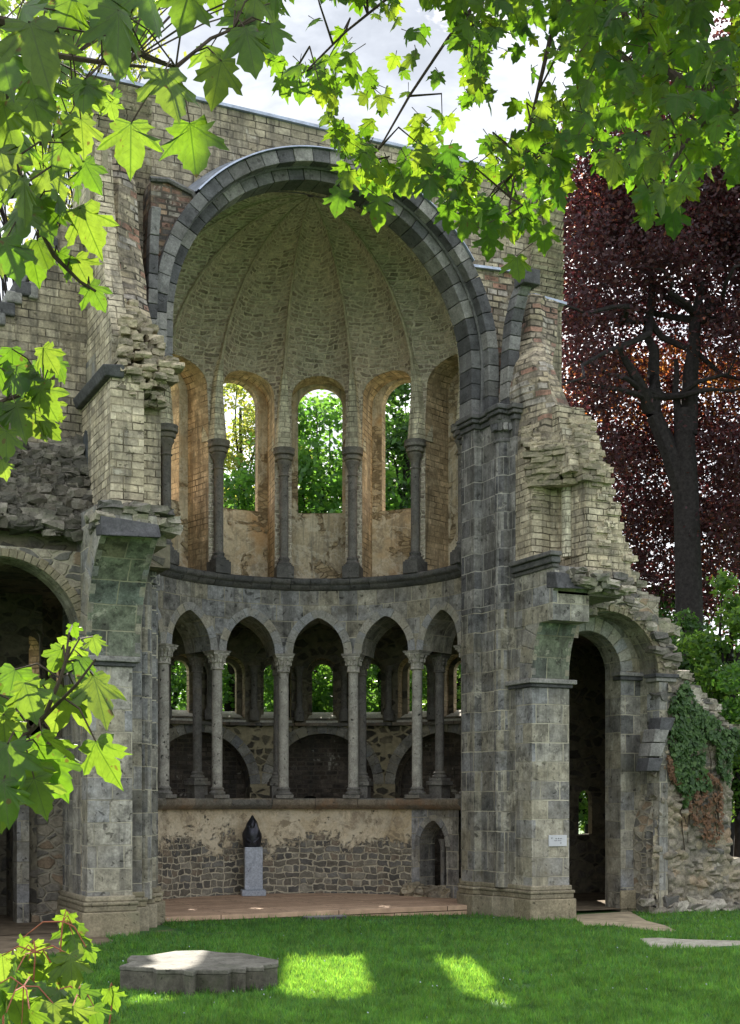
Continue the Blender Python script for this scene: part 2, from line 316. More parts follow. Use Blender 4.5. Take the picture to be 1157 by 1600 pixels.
def rubble_geo():
    m, nt, b, out = nmat('rubble_geo'); g = N(nt); P = g.pos()
    v = g.new('ShaderNodeTexVoronoi', feature='F1'); v.inputs['Scale'].default_value = 4.2; g.link(g.warp(P, 3, .1), v.inputs['Vector'])
    sp = g.new('ShaderNodeSeparateColor'); g.link(v.outputs['Color'], sp.inputs[0])
    c = g.ramp(sp.outputs[0], [(0, (.20, .18, .14)), (.2, (.28, .25, .19)), (.4, (.145, .135, .118)), (.55, (.33, .28, .195)), (.7, (.23, .205, .16)), (.85, (.29, .21, .135))], 'CONSTANT')
    c = g.mix(g.ramp(g.noise(P, 1.1, 5, .7), [(.48, 0), (.62, .6)]), c, (.31, .26, .18))
    c = g.mix(1, c, g.ramp(g.noise(P, 5, 6, .75), [(.3, .45), (.7, 1.4)]), 'MULTIPLY'); c = g.mix(1, c, g.ramp(g.noise(P, 28, 4, .7), [(.3, .65), (.65, 1.2)]), 'MULTIPLY')
    c = g.mix(g.ramp(g.noise(P, 2.3, 5, .7), [(.56, 0), (.66, .6)]), c, (.10, .12, .05))
    g.link(c, b.inputs['Base Color']); g.bump(b, g.noise(P, 22, 6, .75), .8, .02); return m
M['rubble_geo'] = rubble_geo()
M['ivy'] = leaf_mat('ivy', [(.03, .065, .02), (.05, .105, .028), (.085, .15, .04)], [(.06, .14, .02), (.09, .18, .025)], .25, .45, .3, False)
M['ivy_dead'] = leaf_mat('ivy_dead', [(.14, .075, .04), (.20, .11, .06), (.11, .07, .045)], [(.2, .1, .05), (.25, .13, .06)], .2, .6, .2, False)
def grass_mat(m):
    nt = m.node_tree; g = N(nt); P = g.pos()
    k = g.mix(1, g.ramp(g.noise(P, 6.5, 4, .7), [(.32, .45), (.5, 1), (.68, 1.5)]), g.ramp(g.noise(P, 1.1, 5, .7), [(.35, .72), (.65, 1.25)]), 'MULTIPLY')
    for n in list(nt.nodes):
        if n.type in ('BSDF_PRINCIPLED', 'BSDF_TRANSLUCENT'):
            i = n.inputs[0]; src = i.links[0].from_socket; nt.links.new(g.mix(1, src, k, 'MULTIPLY'), i)
    return m
M['grass'] = leaf_mat('grass', [(.035, .125, .03), (.05, .165, .036), (.07, .19, .04), (.12, .20, .05)], [(.16, .38, .03), (.24, .48, .04), (.32, .50, .05)], .45, .45, .35, False)

# ------------------------------------------------------------------ mesh builder
class MB:
    def __init__(s): s.v = []; s.f = []; s.uv = []
    def face(s, pts, uv=None):
        i = len(s.v); s.v += [tuple(p) for p in pts]; s.f.append(tuple(range(i, i+len(pts)))); s.uv.append(uv)
    def grid(s, rows, uvs=None, cu=False, cv=False):
        """rows[i][j] points sharing vertices"""
        b = len(s.v); nr, nc = len(rows), len(rows[0])
        for r in rows: s.v += [tuple(p) for p in r]
        for i in range(nr - (0 if cv else 1)):
            for j in range(nc - (0 if cu else 1)):
                i2, j2 = (i+1) % nr, (j+1) % nc
                s.f.append((b+i*nc+j, b+i*nc+j2, b+i2*nc+j2, b+i2*nc+j))
                if uvs is None: s.uv.append(None)
                else:
                    jj = j+1
                    s.uv.append([uvs[i][j], uvs[i][jj if jj < len(uvs[i]) else j2], uvs[i+1 if i+1 < len(uvs) else i2][jj if jj < len(uvs[i]) else j2], uvs[i+1 if i+1 < len(uvs) else i2][j]])
    def hexa(s, p):   # 8 points: bottom ring 0-3, top ring 4-7
        b = len(s.v); s.v += [tuple(q) for q in p]
        for f in ((3, 2, 1, 0), (4, 5, 6, 7), (0, 1, 5, 4), (1, 2, 6, 5), (2, 3, 7, 6), (3, 0, 4, 7)):
            s.f.append(tuple(b+k for k in f)); s.uv.append(None)
    def box(s, x0, x1, y0, y1, z0, z1):
        s.hexa([(x0, y0, z0), (x1, y0, z0), (x1, y1, z0), (x0, y1, z0), (x0, y0, z1), (x1, y0, z1), (x1, y1, z1), (x0, y1, z1)])
    def prism(s, poly, fn0, fn1):
        """poly of 2-D points; fn0/fn1 map a point to the two caps"""
        n = len(poly); a = [fn0(p) for p in poly]; c = [fn1(p) for p in poly]; b = len(s.v)
        s.v += [tuple(q) for q in a+c]
        s.f.append(tuple(b+k for k in range(n))); s.uv.append(None)
        s.f.append(tuple(b+n+k for k in reversed(range(n)))); s.uv.append(None)
        for k in range(n):
            j = (k+1) % n; s.f.append((b+k, b+n+k, b+n+j, b+j)); s.uv.append(None)
    def xz(s, poly, y0, y1): s.prism(poly, lambda p: (p[0], y0, p[1]), lambda p: (p[0], y1, p[1]))
    def yz(s, poly, x0, x1): s.prism(poly, lambda p: (x0, p[0], p[1]), lambda p: (x1, p[0], p[1]))
    def xy(s, poly, z0, z1): s.prism(poly, lambda p: (p[0], p[1], z0), lambda p: (p[0], p[1], z1))
    def lathe(s, prof, c, n=16, sq=None):
        rows = []
        for r, z in prof:
            rows.append([(c[0]+r*math.cos(2*PI*k/n), c[1]+r*math.sin(2*PI*k/n), c[2]+z) for k in range(n)])
        s.grid(rows, None, cu=True)
        b = len(s.v); s.v += [tuple(p) for p in rows[0]+rows[-1]]
        s.f.append(tuple(b+k for k in reversed(range(n)))); s.uv.append(None)
        s.f.append(tuple(b+n+k for k in range(n))); s.uv.append(None)
    def tube(s, pts, rad, n=7):
        pts = [Vector(p) for p in pts]; rows = []
        for i, p in enumerate(pts):
            d = (pts[min(i+1, len(pts)-1)]-pts[max(i-1, 0)]).normalized()
            a = d.cross(Vector((0, 0, 1)));
            if a.length < .05: a = d.cross(Vector((1, 0, 0)))
            a.normalize(); b2 = d.cross(a); r = rad[i] if hasattr(rad, '__len__') else rad
            rows.append([p+(a*math.cos(2*PI*k/n)+b2*math.sin(2*PI*k/n))*r for k in range(n)])
        s.grid(rows, None, cu=True)
    def rock(s, c, sz, rot=0, jit=.18, tilt=.15):
        sx, sy, sz_ = sz; b = len(s.v); idx = {}
        mr = Matrix.Rotation(rot, 3, 'Z') @ Matrix.Rotation(random.uniform(-tilt, tilt), 3, 'X') @ Matrix.Rotation(random.uniform(-tilt, tilt), 3, 'Y')
        cv = Vector(c)
        for i in range(3):
            for j in range(3):
                for k in range(3):
                    if (i, j, k) == (1, 1, 1): continue
                    q = Vector((i-1, j-1, k-1)); l = q.length
                    q = q*(.5*(.80+.2/max(l, .01)*1.35))
                    q += Vector((random.uniform(-jit, jit), random.uniform(-jit, jit), random.uniform(-jit, jit)))*.5
                    idx[(i, j, k)] = len(s.v); s.v.append(tuple(cv+mr @ Vector((q.x*sx, q.y*sy, q.z*sz_))))
        for ax in range(3):
            for side in (0, 2):
                for u in (0, 1):
                    for w in (0, 1):
                        def K(a, b_):
                            t = [0, 0, 0]; t[ax] = side; o = [n for n in range(3) if n != ax]; t[o[0]] = a; t[o[1]] = b_; return idx[tuple(t)]
                        q = [K(u, w), K(u+1, w), K(u+1, w+1), K(u, w+1)]
                        if (side == 0) != (ax == 1): q.reverse()
                        s.f.append(tuple(q)); s.uv.append(None)
    def build(s, name, mat, parent=None, smooth=False, **tags):
        me = bpy.data.meshes.new(name); me.from_pydata(s.v, [], s.f)
        uvl = me.uv_layers.new(name='UVMap')
        data = np.zeros(len(me.loops)*2, dtype=np.float32); V = s.v; li = 0
        for f, uv in zip(s.f, s.uv):
            if uv is not None:
                for q in uv: data[2*li] = q[0]; data[2*li+1] = q[1]; li += 1
                continue
            p0 = Vector(V[f[0]]); n = Vector((0, 0, 0)); k = len(f)
            for a in range(k):
                p, q = Vector(V[f[a]]), Vector(V[f[(a+1) % k]])
                n += (p-p0).cross(q-p0)
            if n.length < 1e-12: n = Vector((0, 0, 1))
            n.normalize()
            if abs(n.z) > .92: t, bt = Vector((1, 0, 0)), Vector((0, 1, 0))
            else:
                t = Vector((0, 0, 1)).cross(n).normalized(); bt = n.cross(t)
            for a in f:
                p = Vector(V[a]); data[2*li] = p.dot(t); data[2*li+1] = p.dot(bt); li += 1
        uvl.data.foreach_set('uv', data)
        me.validate(); me.update()
        if smooth:
            me.shade_smooth()
            try: me.set_sharp_from_angle(angle=math.radians(38))
            except Exception: pass
        me.materials.append(mat)
        o = bpy.data.objects.new(name, me); col.objects.link(o)
        if parent is not None: o.parent = parent
        for k2, v2 in tags.items(): o[k2] = v2
        return o
def bevel(o, w=.012, seg=2):
    md = o.modifiers.new('bevel', 'BEVEL'); md.width = w; md.segments = seg; md.limit_method = 'ANGLE'; md.angle_limit = math.radians(40)
    return o
def empty(name, loc, label, cat, group=None):
    o = bpy.data.objects.new(name, None); col.objects.link(o); o.location = loc; o['label'] = label; o['category'] = cat
    if group: o['group'] = group
    return o
def tag(o, label, cat, group=None):
    o['label'] = label; o['category'] = cat
    if group: o['group'] = group
    return o
def reloc(root, loc):
    """children are modelled in world space under an Empty at its base"""
    pass
def adopt(root):
    bpy.context.view_layer.update()
    inv = Matrix.Translation(root.location).inverted()
    for ch in root.children: ch.matrix_parent_inverse = inv

# opening = (uc, hw, zb, zs, rise, kind)
def outline(op, n=14):
    uc, hw, zb, zs, rise, kind = op
    pts = [(uc-hw, zs)]
    arc = []
    if kind == 'round':
        for i in range(1, 2*n):
            a = PI - PI*i/(2*n); arc.append((uc+hw*math.cos(a), zs+rise*math.sin(a)))
    else:
        r = (hw*hw+rise*rise)/(2*hw); am = math.asin(rise/r)
        for i in range(1, n+1):
            a = am*i/n; arc.append((uc-hw+r-r*math.cos(a), zs+r*math.sin(a)))
        for i in range(1, n):
            a = am*(n-i)/n; arc.append((uc+hw-r+r*math.cos(a), zs+r*math.sin(a)))
    return pts+arc+[(uc+hw, zs)]
def lin(a, b, n): return [a+(b-a)*i/n for i in range(n+1)]
def panel(mb, mp, u0, u1, z0, z1, op, w0, w1, nu=3, nz=3, ns=3, n=10, back=True, mb_rev=None, w1f=None):
    uc, hw, zb, zs, rise, kind = op; A = outline(op, n)
    def sheet(w, flip):
        def patch(us, zs_):
            rows = [[mp(u, z, w) for u in us] for z in zs_]; uv = [[(u, z) for u in us] for z in zs_]
            if flip: rows = [list(reversed(r)) for r in rows]; uv = [list(reversed(r)) for r in uv]
            mb.grid(rows, uv)
        if zb > z0+1e-6: patch(lin(u0, uc-hw, nu)+lin(uc-hw, uc+hw, nu*2)[1:]+lin(uc+hw, u1, nu)[1:], lin(z0, zb, nz))
        for a, b in ((u0, uc-hw), (uc+hw, u1)):
            if b-a > 1e-6:
                patch(lin(a, b, nu), lin(zb, zs, nz)); patch(lin(a, b, nu), lin(zs, z1, ns))
        rows = []; uv = []
        for k in range(ns+1):
            rr = []; uu = []
            for (u, z) in A:
                zz = z+(z1-z)*k/ns; rr.append(mp(u, zz, w)); uu.append((u, zz))
            rows.append(rr); uv.append(uu)
        if flip: rows = [list(reversed(r)) for r in rows]; uv = [list(reversed(r)) for r in uv]
        mb.grid(rows, uv)
    sheet(w0, False)
    if back: sheet(w1, True)
    R_ = mb_rev or mb
    pts = [(uc-hw, z) for z in lin(zb, zs, nz)][:-1]+A+[(uc+hw, z) for z in lin(zs, zb, nz)][1:]
    if zb > z0+1e-6: pts = pts+[(uc-hw, zb)]
    s_ = 0; S = [0]
    for p, q in zip(pts, pts[1:]): s_ += math.hypot(q[0]-p[0], q[1]-p[1]); S.append(s_)
    ws = lin(0, 1, 2)
    we = (lambda u, z: w1) if w1f is None else w1f
    rows = [[mp(u, z, w0+(we(u, z)-w0)*t) for (u, z) in pts] for t in ws]
    uv = [[((w1-w0)*t, q) for q in S] for t in ws]
    uv = [[(t*(w1-w0), S[j]) for j in range(len(pts))] for t in ws]
    R_.grid(rows, uv)
def voussoirs(mb, mp, op, t, nst, w0, w1, gap=.006, start=0., k=3, tv=0.):
    """ring of separate wedge stones round the head of an opening"""
    n = nst*k//2+2; A = outline(op, 40)
    S = [0]
    for p, q in zip(A, A[1:]): S.append(S[-1]+math.hypot(q[0]-p[0], q[1]-p[1]))
    L = S[-1]
    def pt(s):
        s = min(max(s, 0), L)
        for i in range(len(A)-1):
            if S[i+1] >= s or i == len(A)-2:
                f = (s-S[i])/max(1e-9, S[i+1]-S[i]); p, q = A[i], A[i+1]
                d = Vector((q[0]-p[0], q[1]-p[1])).normalized()
                return Vector((p[0]+(q[0]-p[0])*f, p[1]+(q[1]-p[1])*f)), Vector((-d.y, d.x))
    cuts = [L*i/nst for i in range(nst+1)]
    for i in range(1, nst): cuts[i] += random.uniform(-.12, .12)*L/nst
    for i in range(nst):
        a, b = cuts[i]+gap, cuts[i+1]-gap; tt = t*(1+random.uniform(-tv, tv)); wj = random.uniform(-.008, .008)
        secs = []
        for j in range(k+1):
            p, nn = pt(a+(b-a)*j/k)
            if op[5] != 'round' and abs(a+(b-a)*j/k-L/2) < .02: nn = Vector((0, 1))
            q = p+nn*tt
            secs.append([mp(p.x, p.y, w0+wj), mp(q.x, q.y, w0+wj), mp(q.x, q.y, w1), mp(p.x, p.y, w1)])
        base = len(mb.v)
        for s_ in secs: mb.v += [tuple(x) for x in s_]
        for j in range(k):
            for e in range(4):
                e2 = (e+1) % 4; mb.f.append((base+4*j+e, base+4*j+e2, base+4*j+4+e2, base+4*j+4+e)); mb.uv.append(None)
        mb.f.append((base+3, base+2, base+1, base)); mb.uv.append(None)
        e = base+4*k; mb.f.append((e, e+1, e+2, e+3)); mb.uv.append(None)
def scatter_rocks(mb, pfn, n, smin, smax, flat=.6, jit=.22):
    for _ in range(n):
        p = pfn()
        if p is None: continue
        s = random.uniform(smin, smax); mb.rock(p, (s*random.uniform(1., 1.7), s*random.uniform(.8, 1.3), s*flat*random.uniform(.7, 1.2)), random.uniform(-.6, .6), jit, .3)

# ================================================================== THE RUIN
CX, CY, RA = 10.56, 25.0, 3.52
BAY = math.radians(180/7)
ruin = empty('abbey_ruin', (10.4, 23.5, 0), 'tall ruined abbey choir of grey and tan stone under a ribbed half dome', 'ruin')
def part(mb, name, mat, parent=None, smooth=False, **k):
    return mb.build(name, M[mat], parent or ruin, smooth, **k)
def ring(r0):
    def mp(u, z, w):
        a = u/r0; r = r0+w; return (CX+r*math.sin(a), CY+r*math.cos(a), z)
    return mp
def flat(Y):
    return lambda u, z, w: (u, Y+w, z)
ZC = 10.9                                     # springing of the half dome
def dome_r(z): return RA if z <= ZC else math.sqrt(max(.0, RA*RA-(z-ZC)**2))
def lobe(phi):                                # shallow hollow of each web between two ribs
    x = phi/BAY; f = abs((x % 1.)-.5)*2       # 1 on a bay centre line .. 0 on a rib
    return .42*math.sin(PI*min(1, max(0, ((x+.5) % 1.))))
def dome_pt(phi, z, w):
    k = min(1, max(0, (z-10.7)/1.2)); base = dome_r(z)
    r = base+lobe(phi)*k*min(1, base/1.2)+w
    return (CX+r*math.sin(phi), CY+r*math.cos(phi), z)

# ---- low wall of the apse, with its little doorway
mb = MB(); mp = ring(RA+.12); rr = RA+.12
A0, A1 = -PI/2, PI/2
dphi = math.radians(71); uD = dphi*rr
rows = []; uv = []
us = lin(A0*rr, uD-.62, 40)
mb.grid([[mp(u, z, 0) for u in us] for z in (-.1, .6, 1.3, 2.03)], [[(u, z) for u in us] for z in (-.1, .6, 1.3, 2.03)])
part(mb, 'apse_base_wall', 'apse_low', smooth=True)
mb = MB()
panel(mb, mp, uD-.62, uD+.85, -.1, 2.03, (uD, .40, .14, 1.2, .58, 'pointed'), -.015, .55, nu=3, nz=3)
d = part(mb, 'doorway', 'ashlar', None, label='small pointed doorway of grey blocks beside the right pier')
mb = MB(); voussoirs(mb, mp, (uD, .40, .14, 1.2, .58, 'pointed'), .14, 7, -.04, .2); 
bevel(part(mb, 'door_arch', 'stone', d))
mb = MB()
p = mp(uD-.02, 0, .32); mb.lathe([(.10, 0.12), (.10, .2), (.07, .26), (.055, .3), (.055, 1.2), (.09, 1.3), (.1, 1.36)], (p[0], p[1], 0), 12)
part(mb, 'door_shaft', 'column_dark', d, True)
mb = MB(); 
scatter_rocks(mb, lambda: Vector(mp(uD+random.uniform(-.55, .5), random.uniform(.05, .3), random.uniform(-.25, .05))), 34, .14, .3)
part(mb, 'broken_step', 'rock_tan', d)
# sill ring
def ring_mould(mb, prof, a0, a1, n=64, nseg=1):
    for sgm in range(nseg):
        b0 = a0+(a1-a0)*sgm/nseg+(.0015 if nseg > 1 else 0); b1 = a0+(a1-a0)*(sgm+1)/nseg-(.0015 if nseg > 1 else 0)
        m_ = max(2, n//nseg); rows = []
        for i in range(m_+1):
            a = b0+(b1-b0)*i/m_; rows.append([(CX+r*math.sin(a), CY+r*math.cos(a), z) for r, z in prof])
        mb.grid(rows, None, cu=True)
        bi = len(mb.v); mb.v += [tuple(q) for q in rows[0]]+[tuple(q) for q in rows[-1]]; k = len(prof)
        mb.f.append(tuple(bi+j for j in range(k))); mb.uv.append(None); mb.f.append(tuple(bi+k+j for j in reversed(range(k)))); mb.uv.append(None)
def prof_ring(r_in, steps, r_out): return [(r_in+a, z) for a, z in steps]+[(r_out, steps[-1][1]), (r_out, steps[0][1])]
mb = MB()
ring_mould(mb, prof_ring(RA, [(.02, 2.02), (-.02, 2.05), (-.09, 2.1), (-.12, 2.14), (-.12, 2.24), (-.10, 2.265)], RA+1.35), A0, A1, 66, 11)
part(mb, 'sill', 'sill', smooth=True)
# ---- columns of the arcade, in pairs one behind the other
def capital_mb(c, r, z0, z1, ab, leaf=True):
    mb = MB(); h = z1-z0
    mb.lathe([(r*1.02, 0), (r*1.28, .01), (r*1.3, .035), (r*1.08, .055)], (c[0], c[1], z0), 18)
    rows = []
    for i in range(9):
        t = i/8; z = z0+.05+(h*.68)*t; rr_ = r*(1.04+.75*t**2.2); row = []
        for k in range(24):
            a = 2*PI*k/24; sq = 1/max(abs(math.cos(a)), abs(math.sin(a)))
            q = rr_*(1+(sq-1)*.55*t); q *= 1+(.07*math.cos(8*a)*math.sin(PI*t) if leaf else 0)
            row.append((c[0]+q*math.cos(a), c[1]+q*math.sin(a), z))
        rows.append(row)
    mb.grid(rows, None, cu=True)
    if leaf:                                   # crocket leaves: two tiers of small curled lobes
        for tier, (tz, rr_, m_) in enumerate(((.34, 1.22, 8), (.60, 1.62, 8))):
            for k in range(m_):
                a = 2*PI*(k+.5*tier)/m_+PI/4
                q = (c[0]+r*rr_*math.cos(a), c[1]+r*rr_*math.sin(a), z0+.05+h*tz)
                mb.rock(q, (r*.42, r*.42, r*.55), a, .12, .1)
                q2 = (c[0]+r*(rr_-.12)*math.cos(a), c[1]+r*(rr_-.12)*math.sin(a), z0+.02+h*(tz-.16))
                mb.rock(q2, (r*.25, r*.36, r*.8), a, .05, .05)
    zz = z0+.05+h*.68
    def sqr(s, a, b):
        mb.box(c[0]-s, c[0]+s, c[1]-s, c[1]+s, a, b)
    sqr(ab*.86, zz-.005, zz+h*.10); sqr(ab*.94, zz+h*.10+.002, zz+h*.17); sqr(ab, zz+h*.17+.002, z1)
    return mb
def rotmb(mb, c, a):
    ca, sa = math.cos(-a), math.sin(-a)
    mb.v = [(c[0]+(x-c[0])*ca-(y-c[1])*sa, c[1]+(x-c[0])*sa+(y-c[1])*ca, z) for x, y, z in mb.v]; return mb
def column(name, phi, R_, r, zb, base_h, cap0, cap1, ab, mats, ped=None, leaf=True, cap_mat=None):
    c = (CX+R_*math.sin(phi), CY+R_*math.cos(phi)); mt, cm = mats
    mb = MB(); k = 12; H = cap0-(zb+base_h); rows = []
    mb.lathe([(r*1.03, 0), (r, .03), (r, H*.3), (r*.985, H*.6), (r*.96, H)], (c[0], c[1], zb+base_h), 18)
    o = part(mb, name, mt, None, True)
    b = MB()
    pw = r*1.55
    if ped:
        b.box(c[0]-pw*1.05, c[0]+pw*1.05, c[1]-pw*1.05, c[1]+pw*1.05, zb-ped, zb-ped*.25)
        b.box(c[0]-pw*1.35, c[0]+pw*1.35, c[1]-pw*1.35, c[1]+pw*1.35, zb-ped*.25+.003, zb)
    b.box(c[0]-pw*1.1, c[0]+pw*1.1, c[1]-pw*1.1, c[1]+pw*1.1, zb+.002, zb+base_h*.33)
    b.lathe([(r*1.5, 0), (r*1.62, base_h*.08), (r*1.58, base_h*.2), (r*1.3, base_h*.27), (r*1.22, base_h*.36), (r*1.34, base_h*.45), (r*1.36, base_h*.53), (r*1.1, base_h*.62), (r*1.02, base_h*.68)], (c[0], c[1], zb+base_h*.33+.002), 18)
    bevel(part(rotmb(b, c, phi), 'base', cm, o, True), .008)
    cp = capital_mb(c, r, cap0, cap1, ab, leaf)
    bevel(part(rotmb(cp, c, phi), 'capital', cap_mat or cm, o, False), .008)
    return o
R2 = 4.42
for k in (-7, -5, -3, -1, 1, 3, 5, 7):
    ph = BAY*k/2; edge = abs(k) == 7
    column('column', ph*(.985 if edge else 1), RA+(.05 if not edge else .16), .118, 2.262, .26, 5.12, 5.54, .235, ('column', 'column_dark'), cap_mat='column')
    column('column', ph, R2, .105, 2.66, .22, 5.12, 5.54, .2, ('column_dark', 'column_dark'), .395)
# ---- arcade wall with pointed arches
mbw = MB(); mbr = MB(); mbv = MB()
mp = ring(RA)
for i in range(-3, 4):
    u = BAY*i*RA; hb = BAY*RA/2
    op = (u, hb-.205, 5.54, 5.545, .84, 'pointed')
    panel(mbw, mp, u-hb, u+hb, 5.54, 7.04, op, 0, 1.0, nu=2, nz=1, ns=3, n=9, mb_rev=mbr)
    voussoirs(mbv, mp, op, .19, 9, -.012, .16, .004)
part(mbw, 'arcade_wall', 'ashlar', smooth=True); part(mbr, 'arch_soffit', 'ashlar', smooth=True); bevel(part(mbv, 'arcade_arch', 'voussoir'), .006)
# string course over the arcade
mb = MB()
ring_mould(mb, prof_ring(RA, [(.02, 6.98), (-.03, 7.0), (-.10, 7.07), (-.11, 7.10), (-.17, 7.13), (-.19, 7.17), (-.19, 7.225), (-.16, 7.25)], RA+1.3), A0-.02, A1+.02, 72, 24)
part(mb, 'string_course', 'cornice', smooth=True)
# ---- upper shafts
for k in (-7, -5, -3, -1, 1, 3, 5, 7):
    ph = BAY*k/2
    c = (CX+(RA-.02)*math.sin(ph), CY+(RA-.02)*math.cos(ph))
    mb = MB(); mb.lathe([(.105, 0), (.1, .03), (.1, 1.95)], (c[0], c[1], 7.72), 16)
    mb.lathe([(.1, 0), (.125, .012), (.13, .03), (.1, .05)], (c[0], c[1], 9.56), 16)
    o = part(mb, 'upper_shaft', 'column_dark', None, True)
    b = MB(); b.box(c[0]-.2, c[0]+.2, c[1]-.2, c[1]+.2, 7.245, 7.52)
    b.box(c[0]-.17, c[0]+.17, c[1]-.17, c[1]+.17, 7.522, 7.56)
    b.lathe([(.165, 0), (.17, .035), (.13, .07), (.12, .10), (.14, .13), (.11, .17)], (c[0], c[1], 7.562), 16)
    bevel(part(rotmb(b, c, ph), 'base', 'cornice', o), .012)
    b = MB(); b.lathe([(.10, 0), (.105, .1), (.125, .19), (.165, .25), (.175, .29), (.15, .295), (.15, .33), (.20, .345), (.21, .41), (.185, .415), (.185, .44), (.245, .46), (.25, .52), (.235, .525), (.255, .60)], (c[0], c[1], 9.60), 12)
    part(rotmb(b, c, ph), 'capital', 'column_dark', o, True)
    # brick respond between capital and vault: it dies away into the rib
    mb = MB(); rows = []; uvs = []
    for j in range(13):
        z = 10.2+(12.1-10.2)*j/12; t = j/12
        base = dome_r(z); w = .20*(1-t)**.7+.02; out = .155*(1-t)**1.1
        row = []
        for s_ in (-1, -.75, -.3, .3, .75, 1):
            dep = out*(1-abs(s_)**4)+.02 if abs(s_) < 1 else -.34
            r = base+.03-dep if abs(s_) < 1 else base+.34
            a = ph+s_*w/max(base, .6); row.append((CX+r*math.sin(a), CY+r*math.cos(a), z))
        rows.append(row); uvs.append([(q*.12, z) for q in range(6)])
    mb.grid(rows, uvs); rs = part(mb, 'respond', 'brick_pale', None, True)
    if abs(k) < 7:
        mb = MB(); zz = [11.6+(ZC+RA-11.6)*(1-(1-t)**2) for t in lin(0, .985, 20)]
        mb.tube([(CX+(dome_r(z)+.03)*math.sin(ph), CY+(dome_r(z)+.03)*math.cos(ph), z) for z in zz], [.045-.03*t for t in lin(0, 1, 20)], 8)
        part(mb, 'vault_rib', 'plaster_rib', rs, True)
# ---- window wall: niches with a window at the back of each, rising into the vault
ZT = 12.45
mbw = MB(); mbr = MB(); mbk = MB(); mbg = MB()
def dmap(u, z, w): return dome_pt(u/RA, z, w)
for i in range(-3, 4):
    u = BAY*i*RA; hb = BAY*RA/2
    op = (u, .60, 7.2, 11.40, .60, 'round')
    panel(mbw, dmap, u-hb, u+hb, 7.2, ZT, op, .1, .92, nu=4, nz=6, ns=4, n=10, back=False, mb_rev=mbr, w1f=lambda uu, zz: .93+RA-dome_r(zz)-lobe(uu/RA)*min(1, max(0, (zz-10.7)/1.2))*min(1, dome_r(zz)/1.2))
    rk = RA+.92; mpk = ring(rk); ub = BAY*i*rk; hbk = BAY*rk/2
    blind = abs(i) == 3
    op2 = (ub, .52, 8.96, 11.40, .55, 'round')
    if blind:
        us = lin(ub-hbk, ub+hbk, 6); mbk.grid([[mpk(q, z, 0) for q in us] for z in lin(7.2, 12.6, 8)], [[(q, z) for q in us] for z in lin(7.2, 12.6, 8)])
        mbk.grid([[mpk(q, z, .5) for q in reversed(us)] for z in lin(7.2, 12.6, 8)])
    else:
        panel(mbk, mpk, ub-hbk, ub+hbk, 7.2, 12.6, op2, 0, .75 if i == -1 else .26, nu=3, nz=3, ns=3, n=10, mb_rev=mbg)
ww = part(mbw, 'window_wall', 'conch', smooth=True)
part(mbr, 'niche_reveal', 'reveal', ww, smooth=True)
bw = part(mbk, 'window_back_wall', 'plaster', None, smooth=True); part(mbg, 'window_reveal', 'reveal', bw, smooth=True)
# gallery floor
mb = MB(); us = lin(A0, A1, 60)
mb.grid([[(CX+r*math.sin(a), CY+r*math.cos(a), 7.262) for a in us] for r in (RA-.1, RA+1.2)]); part(mb, 'gallery_floor', 'rubble_dark')
# half dome with seven webs, brought forward to the great arch as a short barrel
mb = MB(); rows = []; uvs = []
PH = lin(A0, A1, 84)
for z in [ZT+(ZC+RA-ZT)*(1-(1-t)**2) for t in lin(0, 1, 22)]:
    z = min(z, ZC+RA-.0005); rows.append([dome_pt(p, z, .1*min(1, (ZC+RA-z)/.6)) for p in PH]); uvs.append([(p*(1.2+.55*dome_r(z)), RA*math.asin(min(1, (z-ZC)/RA))+ZC) for p in PH])
mb.grid(rows, uvs); o = part(mb, 'half_dome', 'conch', smooth=True, label='ribbed half dome of rough stone and plaster')
mb = MB(); rows = []; uvs = []
for a in lin(0, PI, 40):
    rows.append([(CX-(RA+.03)*math.cos(a), y, ZC+(RA+.03)*math.sin(a)) for y in (25.02, 24.6, 24.1)]); uvs.append([(y, a*RA) for y in (0, .4, .9)])
mb.grid(rows, uvs)
for s in (-1, 1):
    x = CX+s*(RA+.03); mb.grid([[(x, y, z) for y in (25.02, 24.6, 24.1)] for z in (7.2, 9, ZC)])
part(mb, 'vault_barrel', 'conch', smooth=True)
mb = MB(); us = lin(A0, A1, 48)      # outer skin of the apse roof, unseen, added to block light
mb.grid([[(CX+r*math.sin(a), CY+r*math.cos(a), z) for a in us] for r, z in ((RA+1.5, 12.3), (RA+1.62, 12.3), (RA+1.5, 12.6), (RA*.7, 14.6), (.02, 15.0))])
part(mb, 'apse_roof', 'lead')
# ---- east gable wall with the great arch
ACX, AZC, AR = 10.38, 10.95, 3.12
GY = 24.0
xl, xr = X(131, GY), X(878, GY); ztop = 15.24
mb = MB(); panel(mb, flat(GY), xl, xr, 0, ztop, (ACX, 3.53, 0, AZC, 3.53, 'round'), 0, .75, nu=2, nz=4, ns=4, n=20)
mb.box(xl, xl+.002, GY, GY+.75, 0, ztop); mb.box(xr-.002, xr, GY, GY+.75, 0, ztop); mb.box(xl, xr, GY, GY+.75, ztop-.002, ztop)
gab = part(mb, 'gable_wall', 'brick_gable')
mb = MB(); mb.box(xl-.04, xr+.04, GY-.07, GY+.8, ztop+.003, ztop+.06); part(mb, 'coping', 'lead', gab)
